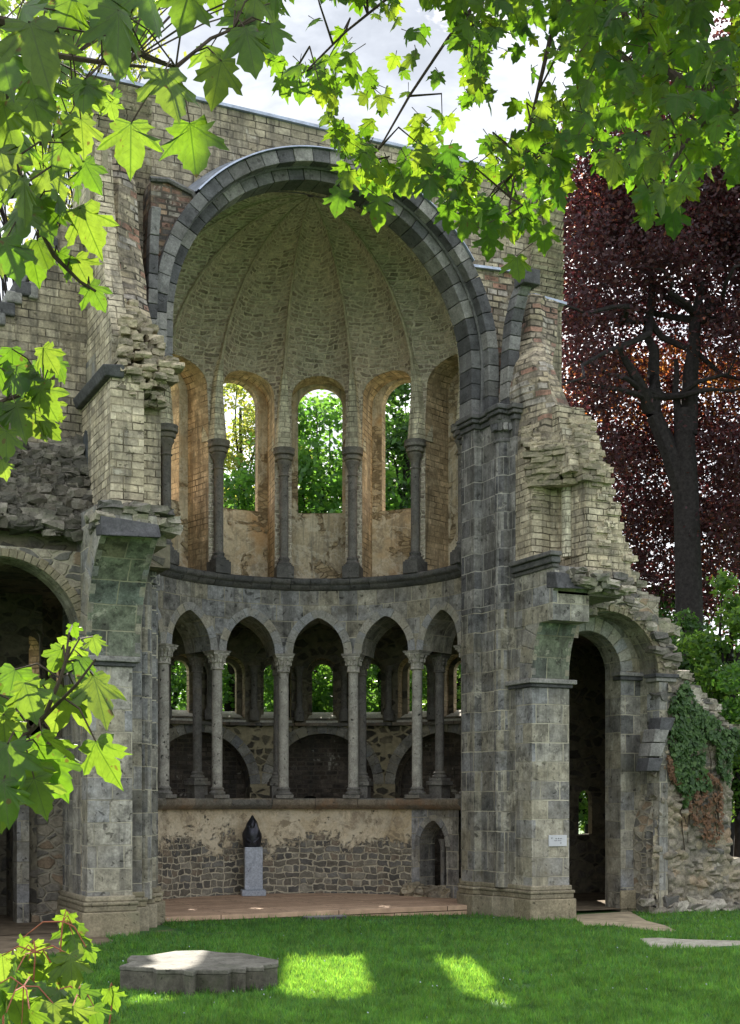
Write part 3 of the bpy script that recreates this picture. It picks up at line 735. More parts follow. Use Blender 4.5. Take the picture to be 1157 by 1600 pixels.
# weathered strips of projecting courses at both ends of the gable
for (pa, pb, pya, pyb) in ((150, 236, 120, 290), (828, 879, 250, 478)):
    mb = MB()
    x0, x1 = X(pa, GY-.05), X(pb, GY-.05)
    z0 = XZ(pa, pyb, GY)[1]; z1 = min(ztop, XZ(pa, pya, GY)[1])
    n_ = int((z1-z0)/.17)
    for i in range(n_):
        z = z0+i*.17; o_ = random.uniform(.0, .03)
        mb.hexa([(x0, GY-.035, z), (x1, GY-.035, z), (x1, GY+.1, z), (x0, GY+.1, z), (x0, GY-.12-o_, z+.155), (x1, GY-.12-o_, z+.155), (x1, GY+.1, z+.155), (x0, GY+.1, z+.155)])
    part(mb, 'corbelled_strip', 'brick_gable', gab)
# great arch, two orders
mb = MB()
mbo = MB()
voussoirs(mb, flat(23.3), (ACX, 3.33, 10, AZC, 3.33, 'round'), .24, 31, 0, .72, .006, tv=.03)
voussoirs(mb, flat(23.62), (ACX, AR, 10, AZC, AR, 'round'), .26, 29, 0, .52, .006)
for sgn in (-1, 1):                        # stilted legs
    for R0, t, y0, y1 in ((3.33, .24, 23.3, 24.02), (AR, .26, 23.62, 24.14)):
        z = 10.02
        while z < AZC-.05:
            h = min(.31, AZC-z); a, b = ACX+sgn*R0, ACX+sgn*(R0+t)
            mb.box(min(a, b), max(a, b), y0+random.uniform(0, .01), y1, z+.005, z+h-.005); z += h
# roll moulding in the angle
pts = [(ACX-(3.36)*math.cos(a), 23.56, AZC+3.36*math.sin(a)) for a in lin(0, PI, 48)]
arch = bevel(part(mb, 'great_arch', 'stone_dark'), .012)
mb = MB(); mb.tube([(ACX-3.34, 23.57, 10.02)]+pts+[(ACX+3.34, 23.57, 10.02)], .055, 8); part(mb, 'roll_moulding', 'stone_dark', arch, True)
mb = MB(); rows = []                      # lead flashing over the back of the arch
for a in lin(math.radians(40), math.radians(146), 40):
    rows.append([(ACX-R_*math.cos(a), y, AZC+R_*math.sin(a)) for R_, y in ((3.575, 23.24), (3.605, 23.26), (3.60, 23.34), (3.80, 23.985), (3.6, 23.985), (3.575, 23.6))])
mb.grid(rows, None, cu=True); part(mb, 'lead_flashing', 'lead', arch)
# masonry filling beside the arch, with broken upper edges
def pxz(pts, Y): return [XZ(a, b, Y) for a, b in pts]
mb = MB()
poly = pxz([(236, 283), (262, 284), (300, 304), (312, 322), (296, 350), (275, 392), (258, 440), (248, 500), (244, 580), (236, 580)], 23.5)
mb.xz(poly, 23.5, 24.01); sp_l = part(mb, 'broken_spandrel', 'brick_red')
mb = MB(); mb.tube([(*[XZ(a, b, 23.45)[0:1][0]], 23.45, XZ(a, b, 23.45)[1]) if False else (XZ(a, b, 23.5)[0], 23.46, XZ(a, b, 23.5)[1]) for a, b in ((234, 281), (262, 283), (300, 303), (314, 322))], .05, 6); part(mb, 'coping', 'stone_dark', sp_l)
mb = MB()
poly = pxz([(700, 340), (722, 412), (780, 402), (806, 405), (828, 430), (806, 520), (802, 660), (762, 660), (770, 600), (764, 540), (748, 470), (724, 412)], 23.55)
poly = pxz([(722, 411), (780, 403), (806, 407), (812, 520), (806, 660), (764, 660), (771, 600), (765, 540), (750, 475)], 23.55)
mb.xz(poly, 23.55, 24.01); sp_r = part(mb, 'broken_spandrel', 'brick_worn')
a, b = XZ(716, 413, 23.5), XZ(832, 405, 23.5)
mb = MB(); mb.hexa([(a[0], 23.44, a[1]-.03), (b[0], 23.44, b[1]-.33), (b[0], 24.0, b[1]-.30), (a[0], 24.0, a[1]), (a[0], 23.44, a[1]+.02), (b[0], 23.44, b[1]-.28), (b[0], 24.0, b[1]-.14), (a[0], 24.0, a[1]+.14)])
part(mb, 'lead_flashing', 'lead', sp_r)
# ---- piers of the choir, left and right, and the stepped responds behind them
def courses(mb, x0, x1, y0, y1, z0, z1): mb.box(x0, x1, y0, y1, z0, z1)
Lx0, Lx1, Lf = 5.2, 5.95, 21.6
def pier(x0, x1, yf, yb, name, steps, shaft, ztop_low, zg, label):
    mb = MB(); mb.box(x0, x1, yf, yb, zg+.62, 4.40)
    o = part(mb, name, 'ashlar', None, label=label); bevel(o, .015)
    mb = MB()
    for (sx0, sx1, sy0, sy1) in steps: mb.box(sx0, sx1, sy0, sy1, zg+.55, 9.72)
    o2 = bevel(part(mb, 'stepped_respond', 'ashlar_mix', o), .015)
    mb = MB(); mb.lathe([(shaft[2], 0), (shaft[2], 9.1)], (shaft[0], shaft[1], .5), 18)
    part(mb, 'half_shaft', 'ashlar_mix', o, True)
    # plinth with moulded top
    mb = MB()
    for q, (a, b, c, d_) in enumerate([(x0, x1, yf, yb)]+steps):
        e = .002*q
        mb.box(a-.10-e, b+.10+e, c-.10-e, d_, zg-.25, zg+.40+e); mb.box(a-.065-e, b+.065+e, c-.065-e, d_, zg+.402+e, zg+.50+e); mb.box(a-.085-e, b+.085+e, c-.085-e, d_, zg+.502+e, zg+.565+e); mb.box(a-.04-e, b+.04+e, c-.04-e, d_, zg+.567+e, zg+.66+e)
    bevel(part(mb, 'plinth', 'plinth_stone', o), .022)
    # impost of the broken arcade arch
    mb = MB(); mb.box(x0-.05, x1+.05, yf-.05, yb, 4.402, 4.47); mb.box(x0-.11, x1+.11, yf-.11, yb, 4.472, 4.56)
    bevel(part(mb, 'impost', 'stone_dark', o), .015)
    return o
Rx0, Rx1, Rf = 13.9, 14.76, 22.0
pl = pier(Lx0, Lx1, Lf, 23.4, 'pier', [(5.5, 6.32, 22.35, 24.0), (5.5, 6.62, 22.9, 24.0), (5.5, 6.84, 23.25, 24.05), (5.5, 6.98, 23.62, 24.78)], (6.50, 22.86, .14), 4.4, 0, 'left pier patched with pale new blocks')
pr = pier(Rx0, Rx1, Rf, 24.0, 'pier', [(13.89, 14.5, 22.6, 24.0), (13.71, 14.5, 23.1, 24.0), (13.55, 14.5, 23.6, 24.14), (13.905, 14.5, 24.1, 24.8)], (13.86, 22.98, .175), 4.4, -.09, 'right pier carrying a small white plaque')
# upper respond: dark courses from the string course to the capital
def upper_respond(boxes, shaft, z0, z1):
    mb = MB()
    for a, b, c, d_ in boxes: mb.box(a-.004, b+.004, c-.004, d_, z0, z1)
    o = bevel(part(mb, 'upper_respond', 'ashlar_dark'), .015)
    mb = MB(); mb.lathe([(shaft[2]+.004, 0), (shaft[2]+.004, z1-z0)], (shaft[0], shaft[1], z0), 18); part(mb, 'half_shaft', 'ashlar_dark', o, True)
    mb = MB()
    for q, (a, b, c, d_) in enumerate(boxes+[(shaft[0]-shaft[2], shaft[0]+shaft[2], shaft[1]-shaft[2], shaft[1]+shaft[2])]):
        e = .003*q
        mb.box(a-.05-e, b+.05+e, c-.05-e, d_, z1-.02+e, z1+.08+e); mb.box(a-.11-e, b+.11+e, c-.11-e, d_, z1+.085+e, z1+.16+e); mb.box(a-.15-e, b+.15+e, c-.15-e, d_, z1+.165+e, z1+.26+e)
    bevel(part(mb, 'impost', 'cornice', o), .018)
    b_ = MB(); s = shaft
    b_.lathe([(s[2]+.03, -.42), (s[2]+.035, -.38), (s[2]+.005, -.35), (s[2]+.02, -.2), (s[2]+.10, -.05), (s[2]+.11, 0)], (s[0], s[1], z1), 16)
    for k in range(9):
        a = PI+PI*k/8-.0; b_.rock((s[0]+(s[2]+.06)*math.cos(a), s[1]+(s[2]+.06)*math.sin(a), z1-.14), (.09, .09, .14), a)
    part(b_, 'capital', 'stone_dark', o)
    return o
upper_respond([(13.89, 14.45, 22.6, 24.0), (13.71, 14.45, 23.1, 24.0), (13.55, 14.45, 23.6, 24.13), (13.905, 14.45, 24.1, 24.79)], (13.86, 22.98, .175), 6.0, 9.72)
upper_respond([(6.1, 6.66, 22.9, 24.0), (6.1, 6.87, 23.25, 24.05), (6.1, 7.01, 23.62, 24.79)], (6.60, 22.88, .13), 6.0, 9.72)
# broken arcade arches that spring from both piers toward the nave
def broken_arch(x0, x1, yf, z0, r, ang, thick, name):
    mb = MB(); mbs = MB(); n = 14; rows_s = []; S = []
    for i in range(n+1):
        a = ang*i/n; y = yf-(r-r*math.cos(a)); z = z0+r*math.sin(a); S.append((y, z, a))
    uvs = []
    for (y, z, a) in S: rows_s.append([(x0, y, z), ((x0+x1)/2, y, z), (x1, y, z)]); uvs.append([(0, a*r), ((x1-x0)/2, a*r), (x1-x0, a*r)])
    mbs.grid(rows_s, uvs)
    o = part(mbs, name, 'soffit_green', None, True)
    # voussoir faces both sides + masonry filling up to the wall
    for xs, sd in ((x0, -1), (x1, 1)):
        mb = MB()
        nst = 7
        for k in range(nst):
            a0, a1 = ang*k/nst+.004, ang*(k+1)/nst-.004
            def P(a, rr_): return (yf-(r-rr_*math.cos(a)), z0+rr_*math.sin(a))
            pa, pb = P(a0, r+.002), P(a1, r+.002); pc, pd = P(a1, r+thick), P(a0, r+thick)
            xa, xb = (xs-.012, xs+.09) if sd < 0 else (xs-.09, xs+.012)
            mb.hexa([(xa, pa[0], pa[1]), (xb, pa[0], pa[1]), (xb, pd[0], pd[1]), (xa, pd[0], pd[1]), (xa, pb[0], pb[1]), (xb, pb[0], pb[1]), (xb, pc[0], pc[1]), (xa, pc[0], pc[1])])
        bevel(part(mb, 'arch_stones', 'stone', o), .01)
    mb = MB(); top = S[-1][1]+thick*math.sin(ang)*.8
    poly = [(y+.004*0, z+.01) for y, z, a in S]+[(S[-1][0]+.06, top+.02), (S[-1][0]+.5, top+.2), (yf+1.0, top+.3), (yf+1.0, z0-.0)]
    mb.yz(poly, x0+.003, x1-.003); part(mb, 'arch_core', 'ashlar', o)
    # broken lip
    mb = MB(); y, z, a = S[-1]
    mb.hexa([(x0-.03, y-.10, z-.06), (x1+.02, y-.12, z-.02), (x1+.02, y+.3, z), (x0-.03, y+.3, z), (x0-.03, y-.02, z+.26), (x1+.02, y+.02, z+.20), (x1+.02, y+.3, z+.3), (x0-.03, y+.3, z+.3)])
    bevel(part(mb, 'arch_lip', 'stone_dark', o), .02)
    return o, S
bl, SL = broken_arch(Lx0-.02, Lx1+.12, Lf, 4.562, 2.05, math.radians(61), .45, 'broken_arch')
br_, SR = broken_arch(Rx0, Rx1-.02, Rf, 4.562, 2.05, math.radians(54), .45, 'broken_arch')
# ---- right: choir clerestory wall, broken off toward the viewer
mb = MB(); mb.box(13.80, 14.0, 21.15, 22.62, 6.66, 6.78); mb.box(13.74, 14.0, 21.10, 22.62, 6.782, 6.87); mb.box(13.85, 14.0, 21.2, 22.62, 6.58, 6.658)
bevel(part(mb, 'string_course', 'cornice'), .02)
mb = MB(); mb.box(13.885, 14.7, 21.25, 22.62, 5.6, 6.62); part(mb, 'spandrel_wall', 'ashlar')
EY = 21.15
mb = MB()
plan = [(13.9, 22.62), (13.9, 22.0), (14.12, 21.99), (14.38, 22.06), (14.56, 22.0), (14.66, 21.85), (14.60, 21.62), (14.52, 21.58), (14.56, EY+.02), (14.9, EY+.02), (15.0, 22.6)]
mb.xy(plan[::-1], 6.87, 8.42)
cw = part(mb, 'clerestory_wall', 'brick', None, label='broken brick wall with a blind niche above the right pier')
mb = MB(); n_ = 9                          # head of the niche: courses stepping in toward the arch crown
mb.xy([(13.9, 22.62), (13.9, 21.98), (14.52, 21.5), (14.56, EY+.03), (14.9, EY+.03), (15.0, 22.6)][::-1], 8.42, 9.0)
for i in range(5):
    z = 8.02+i*.08; k = ((i+1)/5)**1.6
    mb.xy([(13.905, 22.5), (13.905, 22.0-.18*k), (14.0+.2*(1-k), 22.0-.2*k), (14.2, 22.05)][::-1], z, z+.079)
    mb.xy([(14.55, 21.6+.2*k), (14.53, 21.585), (14.8, 21.585), (14.8, 21.9)], z, z+.079)
part(mb, 'niche_head', 'brick', cw)
mb = MB(); mb.box(13.85, 14.08, 21.95, 22.1, 7.86, 7.94); mb.box(13.87, 14.08, 21.96, 22.1, 7.79, 7.858); bevel(part(mb, 'niche_impost', 'rock_tan', cw), .01)
mb = MB(); mb.lathe([(.13, 0), (.13, 1.5)], (14.56, 21.74, 6.9), 14); part(mb, 'niche_shaft', 'brick_pale', cw, True)
# stepped end of that wall, facing us
mb = MB()
EDGE = [(6.42, 994), (6.58, 991), (7.2, 979), (7.97, 962), (8.3, 955), (8.55, 946), (8.9, 934), (9.1, 930), (9.35, 922), (9.6, 912), (9.9, 904)]
def edge_px(z):
    for (a, p), (c, q) in zip(EDGE, EDGE[1:]):
        if z <= c: return p+(q-p)*(z-a)/(c-a)
    return EDGE[-1][1]
z = 6.42; ni = 0
while z < 9.75:
    h_ = .124; fr = EY-.01+(0 if z < 8.5 else (z-8.5)*.42)+random.uniform(0, .02)
    xe = X(edge_px(z)-random.uniform(-1.5, 5), fr)
    mb.box(14.57 if z < 8.4 else 14.2, xe, fr, 22.6+.001*ni, z, z+h_-.001)
    if random.random() < .5: mb.rock((xe-.02, fr+random.uniform(.05, .5), z+.06), (.3, .25, .12), 0, .12, .1)
    if random.random() < .6: mb.rock((random.uniform(14.6, xe-.05), fr+.02, z+.06), (random.uniform(.2, .34), .12, .118), 0, .08, .03)
    z += h_; ni += 1
part(mb, 'stepped_end', 'brick', cw)
mb = MB()                                  # ragged bed under the wall, over the arch
for i in range(70):
    mb.rock((random.uniform(14.3, 15.6), EY+random.uniform(-.12, .5), random.uniform(6.2, 6.5)-.0), (random.uniform(.16, .34), .35, random.uniform(.1, .17)), 0, .2, .2)
mb.box(14.0, 15.45, EY+.1, 22.6, 6.1, 6.46)
part(mb, 'rubble_bed', 'rock', cw)
# corbelled vault springers: courses of brick stepping out above the niche
mb = MB()
for i in range(12):
    z = 8.28+i*.105; o_ = .16*min(1, i/5)-.05*max(0, i-6)*.8
    for j in range(9):
        f = j/8; x = 13.93+f*.66-o_*.7; y = 22.0-f*.6-o_*.8+random.uniform(-.05, .05)+.35*max(0, i-6)/6
        if random.random() < .12: continue
        mb.rock((x+random.uniform(-.03, .03), y, z), (random.uniform(.18, .3), .26, .10), -.75+random.uniform(-.2, .2), .14, .08)
    for j in range(4):
        fr = EY+.0+max(0, z-8.5)*.42
        x = 14.5+j*.17+random.uniform(-.04, .04)
        if x > X(edge_px(z), fr): break
        mb.rock((x, fr+random.uniform(-.05, .03), z), (random.uniform(.16, .26), .24, .10), 0, .14, .08)
part(mb, 'vault_springer', 'rock_tan', cw)
# remains of vault shell and wall above
def loft(mb, secs):
    """secs: closed rings of equal length, low to high"""
    mb.grid(secs, [[(k*.22, s[0][2]) for k in range(len(s)+1)] for s in secs], cu=True)
    b0 = len(mb.v); n = len(secs[0]); mb.v += [tuple(q) for q in secs[-1]]; mb.f.append(tuple(range(b0, b0+n))); mb.uv.append(None)
mb = MB(); secs = []
for (z, pa, pb, yf) in ((8.95, 812, 915, 21.6), (9.4, 818, 908, 21.7), (9.8, 826, 900, 21.8), (10.3, 828, 889, 21.95), (10.8, 829, 876, 22.25), (11.1, 829, 877, 22.5), (11.4, 828, 882, 22.7), (11.8, 828, 883, 22.85), (12.2, 826, 884, 22.95), (12.4, 826, 884, 23.0)):
    xa, xb = max(13.96, X(pa, yf)), X(pb, yf)
    j = lambda: random.uniform(-.05, .05)
    secs.append([(xa, 24.02, z), (xa+j(), yf+.5, z), (xa+.12+j(), yf+.1, z+j()), (xa+.3+j(), yf+j(), z), ((xa+xb)/2+j(), yf+.05+j(), z), (xb-.1+j(), yf+.12+j(), z), (xb+j(), yf+.5, z), (xb, 24.02, z)])
loft(mb, secs); o = part(mb, 'vault_remnant', 'brick_worn', None)
mb = MB(); mb.hexa([(X(832, 23.2), 23.1, 12.42), (X(882, 23.2), 23.1, 12.36), (X(882, 23.2), 24.0, 12.5), (X(832, 23.2), 24.0, 12.56), (X(832, 23.2), 23.1, 12.47), (X(882, 23.2), 23.1, 12.41), (X(882, 23.2), 24.0, 12.66), (X(832, 23.2), 24.0, 12.72)]); part(mb, 'lead_flashing', 'lead', o)
# dark vault ribs rising from the capitals
def rib(pts, w, mat='ashlar_dark', cap=None):
    mb = MB()
    for (p, q) in zip(pts, pts[1:]):
        p, q = Vector(p), Vector(q); m_ = 1 if (q-p).length < .5 else int((q-p).length/.38)+1
        for k in range(m_):
            a, b = p.lerp(q, k/m_), p.lerp(q, (k+1)/m_); e = .006
            mb.hexa([(a.x-w, a.y-w, a.z+e), (a.x+w, a.y-w, a.z+e), (a.x+w, a.y+w*1.5, a.z+e), (a.x-w, a.y+w*1.5, a.z+e), (b.x-w, b.y-w, b.z-e), (b.x+w, b.y-w, b.z-e), (b.x+w, b.y+w*1.5, b.z-e), (b.x-w, b.y+w*1.5, b.z-e)])
    o = bevel(mb.build('vault_rib', M['stone_dark'], ruin), .015)
    if cap:
        mb = MB(); c, s = cap; mb.box(c[0]-s, c[0]+s, c[1]-s, c[1]+s, c[2]-s*.8, c[2]+s*.8); bevel(part(mb, 'rib_stump', 'stone_dark', o), .02)
    return o
def q3(px, py, Y): x, z = XZ(px, py, Y); return (x, Y, z)
rib([q3(797, 650, 23.0), q3(797, 600, 23.0), q3(799, 550, 22.95), q3(803, 505, 22.9), q3(812, 465, 22.8), q3(822, 440, 22.65)], .125, cap=(q3(824, 436, 22.6), .19))
rib([q3(243, 572, 23.2), q3(237, 500, 23.15), q3(238, 430, 23.15), q3(240, 370, 23.15), q3(243, 325, 23.1)], .085)
# ---- left: brick wall end, outer cornice and rough vault remains
mb = MB(); xa, xb = 5.43, 5.97
mb.box(xa, xb, 21.0, 23.02, 6.72, 9.0); mb.box(xa+.35, 6.35, 21.35, 23.2, 6.7, 9.1)
wl = part(mb, 'clerestory_wall', 'brick', None, label='end of the brick clerestory wall above the left pier')
mb = MB(); op = (-22.55, .2, 7.7, 8.35, .2, 'round')
mb.hexa([(xa-.10, 20.93, 8.92), (xa+.2, 20.93, 8.92), (xa+.2, 23.0, 8.92), (xa-.10, 23.0, 8.92), (xa-.16, 20.88, 9.08), (xa+.2, 20.88, 9.12), (xa+.2, 23.0, 9.12), (xa-.16, 23.0, 9.08)])
bevel(part(mb, 'eaves_cornice', 'stone_dark', wl), .02)
# round-headed slit: its inner shade painted as a dark plate on the outer face
mb = MB(); mb.prism([(-22.85, 7.55), (-22.5, 7.55), (-22.5, 8.3), (-22.55, 8.45), (-22.67, 8.5), (-22.8, 8.45), (-22.85, 8.3)], lambda p: (xa-.006, -p[0], p[1]), lambda p: (xa+.1, -p[0], p[1])); part(mb, 'window', 'slit_shade', wl)
mb = MB(); mb.yz([(21.3, 9.1), (21.25, 9.7), (21.55, 10.4), (21.9, 11.2), (22.2, 12.2), (22.4, 13.3), (24.01, 13.3), (24.01, 9.1)], 5.52, 5.8); part(mb, 'outer_wall', 'brick', wl)
mb = MB(); mb.box(5.45, 5.56, 22.45, 22.75, 11.1, 13.7); mb.box(5.62, 5.72, 22.3, 22.5, 11.3, 13.2); part(mb, 'wall_strip', 'plinth_stone', wl)
mb = MB(); secs = []
for (z, xa_, xb_, yf) in ((9.0, 5.6, 6.5, 21.35), (9.5, 5.62, 6.5, 21.45), (9.9, 5.66, 6.45, 21.65), (10.3, 5.7, 6.5, 21.95), (10.8, 5.72, 6.55, 22.3), (11.2, 5.72, 6.6, 22.6), (12.0, 5.72, 6.55, 22.75), (12.9, 5.75, 6.5, 22.85), (13.4, 5.78, 6.5, 22.95)):
    j = lambda: random.uniform(-.05, .05)
    secs.append([(xa_, 24.02, z), (xa_+j(), yf+.5, z), (xa_+.08+j(), yf+.15, z+j()), (xa_+.28+j(), yf+j(), z), ((xa_+xb_)/2+.1+j(), yf+.06+j(), z), (xb_-.1+j(), yf+.2+j(), z), (xb_+j(), yf+.55, z), (xb_, 24.02, z)])
loft(mb, secs); part(mb, 'vault_remnant', 'brick_worn')
mb = MB()
for i in range(15):
    z = 9.05+i*.10; yb = 21.12+.035*i+(.05*max(0, i-7)); w = .98-.035*i; k = 5.5+.015*i+random.uniform(0, .06)
    while k < 5.5+w:
        s = random.uniform(.10, .26)
        if random.random() < .9: mb.rock((k+s/2, yb+random.uniform(-.09, .08), z), (s, .36, .105), random.uniform(-.12, .12), .15, .08)
        k += s
for i in range(60):
    mb.rock((random.uniform(5.55, 6.35), 21.15+random.uniform(-.14, .25), random.uniform(8.6, 9.1)), (random.uniform(.08, .2), .2, random.uniform(.06, .11)), random.uniform(-.4, .4), .24, .3)
part(mb, 'vault_springer', 'rock_tan')
mb = MB()
for i in range(46):                        # ragged bed under the brick, above the broken arch
    mb.rock((random.uniform(5.2, 6.45), random.uniform(20.7, 21.3), random.uniform(6.5, 6.85)), (random.uniform(.2, .42), random.uniform(.25, .45), random.uniform(.09, .17)), 0, .18, .15)
mb.box(5.3, 6.4, 21.2, 23.0, 6.35, 6.74)
part(mb, 'rubble_bed', 'rock')
# ---- left transept wall
LY = 22.95
mb = MB()
poly = pxz([(-60, 880), (140, 880), (140, 330), (131, 318), (110, 335), (96, 350), (80, 375), (66, 405), (56, 430), (46, 440), (46, 452), (24, 456), (24, 470), (14, 474), (14, 490), (-10, 500), (-60, 540)], LY)
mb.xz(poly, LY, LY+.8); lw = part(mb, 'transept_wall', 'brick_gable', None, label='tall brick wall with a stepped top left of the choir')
mb = MB()
for (px, py, w_, h_) in ((36, 452, .30, .24), (52, 455, .16, .28), (22, 466, .26, .2), (10, 484, .28, .22), (-6, 498, .3, .22), (58, 420, .3, .3), (76, 385, .3, .3)):
    x, z = XZ(px, py, LY); mb.box(x-w_/2, x+w_/2, LY-.08, LY+.82, z-h_/2, z+h_/2)
bevel(part(mb, 'coping', 'stone_dark', lw), .03)
# rubble heap on the aisle vault below it
mb = MB(); rows = []
NX, NY = 26, 14
def heap(s, t):
    x = 2.6+(5.45-2.6)*s; y = 21.95+(23.0-21.95)*t
    zt = 6.15+.35*math.sin(s*2.6+.4)+(2.0+.3*math.sin(s*7))*t**1.0+.25*s*(1-t)
    return Vector((x, y, zt))
for t in lin(0, 1, NY):
    rows.append([heap(s, t)+Vector((0, 0, random.uniform(-.05, .05))) for s in lin(0, 1, NX)])
mb.grid(rows)
hp = part(mb, 'rubble_heap', 'rubble_dark')
mb = MB()
for _ in range(750):
    s, t = random.random(), random.random(); p = heap(s, t); z = random.uniform(.10, .24)
    mb.rock(p+Vector((0, random.uniform(-.08, .05), random.uniform(-.05, .06))), (z*random.uniform(1.0, 1.7), z*1.2, z*.74), random.uniform(-.5, .5), .26, .3)
part(mb, 'loose_stones', 'rock_dark', hp)
# ---- aisle arches
def aisle_arch(uc, hw, zs, Y, x0, x1, ztop_, th, name, ring_mat, wall_mat, label):
    mb = MB(); mbr = MB(); op = (uc, hw, -.2, zs, hw, 'round')
    panel(mb, flat(Y), x0, x1, -.2, ztop_, op, 0, th, nu=2, nz=4, ns=3, n=14, mb_rev=mbr)
    o = part(mb, name, wall_mat, None, label=label); part(mbr, 'arch_soffit', 'ashlar', o)
    mb = MB(); voussoirs(mb, flat(Y), op, .15, 34, -.03, .3, .004, tv=.15); bevel(part(mb, 'arch_ring', ring_mat, o), .01)
    return o
al = aisle_arch(3.9, 1.29, 4.84, 22.0, 2.0, 5.21, 6.3, .6, 'aisle_arch', 'plinth_stone', 'rubble', 'round aisle arch at the left under the rubble')
ar = aisle_arch(15.98, 1.22, 4.81, 22.42, 14.5, 17.22, 6.35, .6, 'aisle_arch', 'plinth_stone', 'rubble', 'tall round aisle arch at the right of the choir')
# inner order of the right arch
mb = MB(); mbr = MB(); op = (15.9, .80, -.2, 4.9, .80, 'round'); panel(mb, flat(23.0), 14.4, 17.4, -.2, 6.3, op, 0, .55, nu=2, nz=4, ns=3, n=12, mb_rev=mbr)
o = part(mb, 'inner_arch', 'ashlar_mix', ar); 
part(mbr, 'arch_jamb', 'ashlar', ar)
mb = MB(); voussoirs(mb, flat(23.0), op, .3, 13, -.012, .2, .008); bevel(part(mb, 'arch_stones', 'voussoir', ar), .012)
mb = MB(); mb.box(16.64, 17.3, 22.92, 23.2, 4.72, 4.8); mb.box(16.6, 17.3, 22.88, 23.2, 4.802, 4.88)
mb.box(17.10, 17.62, 22.33, 22.7, 4.66, 4.74); mb.box(17.06, 17.66, 22.29, 22.7, 4.742, 4.82); bevel(part(mb, 'impost', 'stone_dark', ar), .015)
mb = MB(); mb.box(16.66, 17.25, 22.93, 23.0-.003, -.2, .35); bevel(part(mb, 'plinth', 'plinth_stone', ar), .03)
# rubble above and beside the right arch
mb = MB()
poly = pxz([(880, 925), (900, 905), (935, 905), (962, 930), (990, 948), (1012, 968), (1034, 1000), (1048, 1030), (1058, 1062), (1036, 1062), (1030, 1030), (1015, 995), (995, 972), (970, 955), (945, 948), (920, 955), (900, 972), (890, 990)], 22.5)
mb.xz(poly, 22.5, 23.5); rb = part(mb, 'broken_crown', 'rubble')
mb = MB()
mb2 = MB()
from mathutils import noise as mnoise
def inpoly(p, poly):
    c = False; n = len(poly)
    for i in range(n):
        a, b = poly[i], poly[i-1]
        if (a[1] > p[1]) != (b[1] > p[1]) and p[0] < (b[0]-a[0])*(p[1]-a[1])/(b[1]-a[1])+a[0]: c = not c
    return c
def stone_face(mb, poly_px, Y, cell=.04, sc=4.2, sq=1.8, depth=.11, seed=0.):
    """rubble facing as real relief: every stone bulges out of the wall between sunk joints"""
    P = pxz(poly_px, Y); x0 = min(p[0] for p in P); x1 = max(p[0] for p in P); z0 = min(p[1] for p in P); z1 = max(p[1] for p in P)
    nx, nz = int((x1-x0)/cell)+1, int((z1-z0)/cell)+1; idx = {}
    def vert(i, j):
        if (i, j) not in idx:
            x, z = x0+i*cell, z0+j*cell
            q = Vector((x*sc+.35*mnoise.noise((x*2, z*2, seed)), z*sc*sq+.5*mnoise.noise((x*1.7, z*1.7, seed+5)), seed))
            q.z += .3*mnoise.noise((x*.8, z*.8, 3+seed))
            d, pp = mnoise.voronoi(q); e = min(1, (d[1]-d[0])*2.4)
            hsh = mnoise.noise(Vector(pp[0])*3.7)
            y = Y-depth*(e**.6)*(.55+.75*hsh)-.05*mnoise.noise((x*1.1, z*1.1, 9+seed))-.012*mnoise.noise((x*15, z*15, 2))
            idx[(i, j)] = len(mb.v); mb.v.append((x, y, z))
        return idx[(i, j)]
    for i in range(nx):
        for j in range(nz):
            if inpoly((x0+(i+.5)*cell, z0+(j+.5)*cell), P):
                f = (vert(i, j), vert(i+1, j), vert(i+1, j+1), vert(i, j+1)); mb.f.append(f); mb.uv.append([(mb.v[k][0], mb.v[k][2]) for k in f])
def fill_rocks(mb, poly_px, Y, n, smin, smax, dy=.08, flat_=.6, jit=.2, course=None):
    pl_ = pxz(poly_px, Y); x0 = min(p[0] for p in pl_); x1 = max(p[0] for p in pl_); z0 = min(p[1] for p in pl_); z1 = max(p[1] for p in pl_)
    k = 0; tries = 0
    while k < n and tries < n*20:
        tries += 1
        p = (random.uniform(x0, x1), random.uniform(z0, z1))
        if not inpoly(p, pl_): continue
        z = p[1] if not course else round(p[1]/course)*course+random.uniform(-.02, .02)
        s = random.uniform(smin, smax); mb.rock((p[0], Y+random.uniform(-dy, dy), z), (s*random.uniform(1, 1.9), s*1.2, s*flat_*random.uniform(.7, 1.2)), random.uniform(-.15, .15), jit, .18); k += 1
stone_face(mb, [(880, 925), (900, 905), (935, 905), (962, 930), (990, 948), (1012, 968), (1034, 1000), (1048, 1030), (1058, 1066), (1036, 1064), (1030, 1030), (1015, 995), (995, 970), (970, 952), (945, 945), (920, 952), (900, 970), (885, 990)], 22.44, .036, 4.4, 1.6, .14, 4.)
rfc = part(mb, 'facing', 'rubble_geo', rb, True)
mb = MB()
fill_rocks(mb, [(880, 925), (900, 890), (935, 900), (962, 922), (990, 940), (1012, 962), (1040, 1000), (1055, 1030), (1064, 1064), (1036, 1064), (1030, 1030), (1015, 992), (995, 968), (970, 951), (945, 944), (920, 951), (900, 968), (885, 990)], 22.47, 90, .12, .26, .06, .7, .28)
fill_rocks(mb, [(900, 880), (935, 850), (960, 890), (1000, 930), (1040, 985), (1020, 990), (970, 950), (900, 950)], 22.9, 160, .14, .3, .3)
part(mb, 'loose_stones', 'rock', rb)
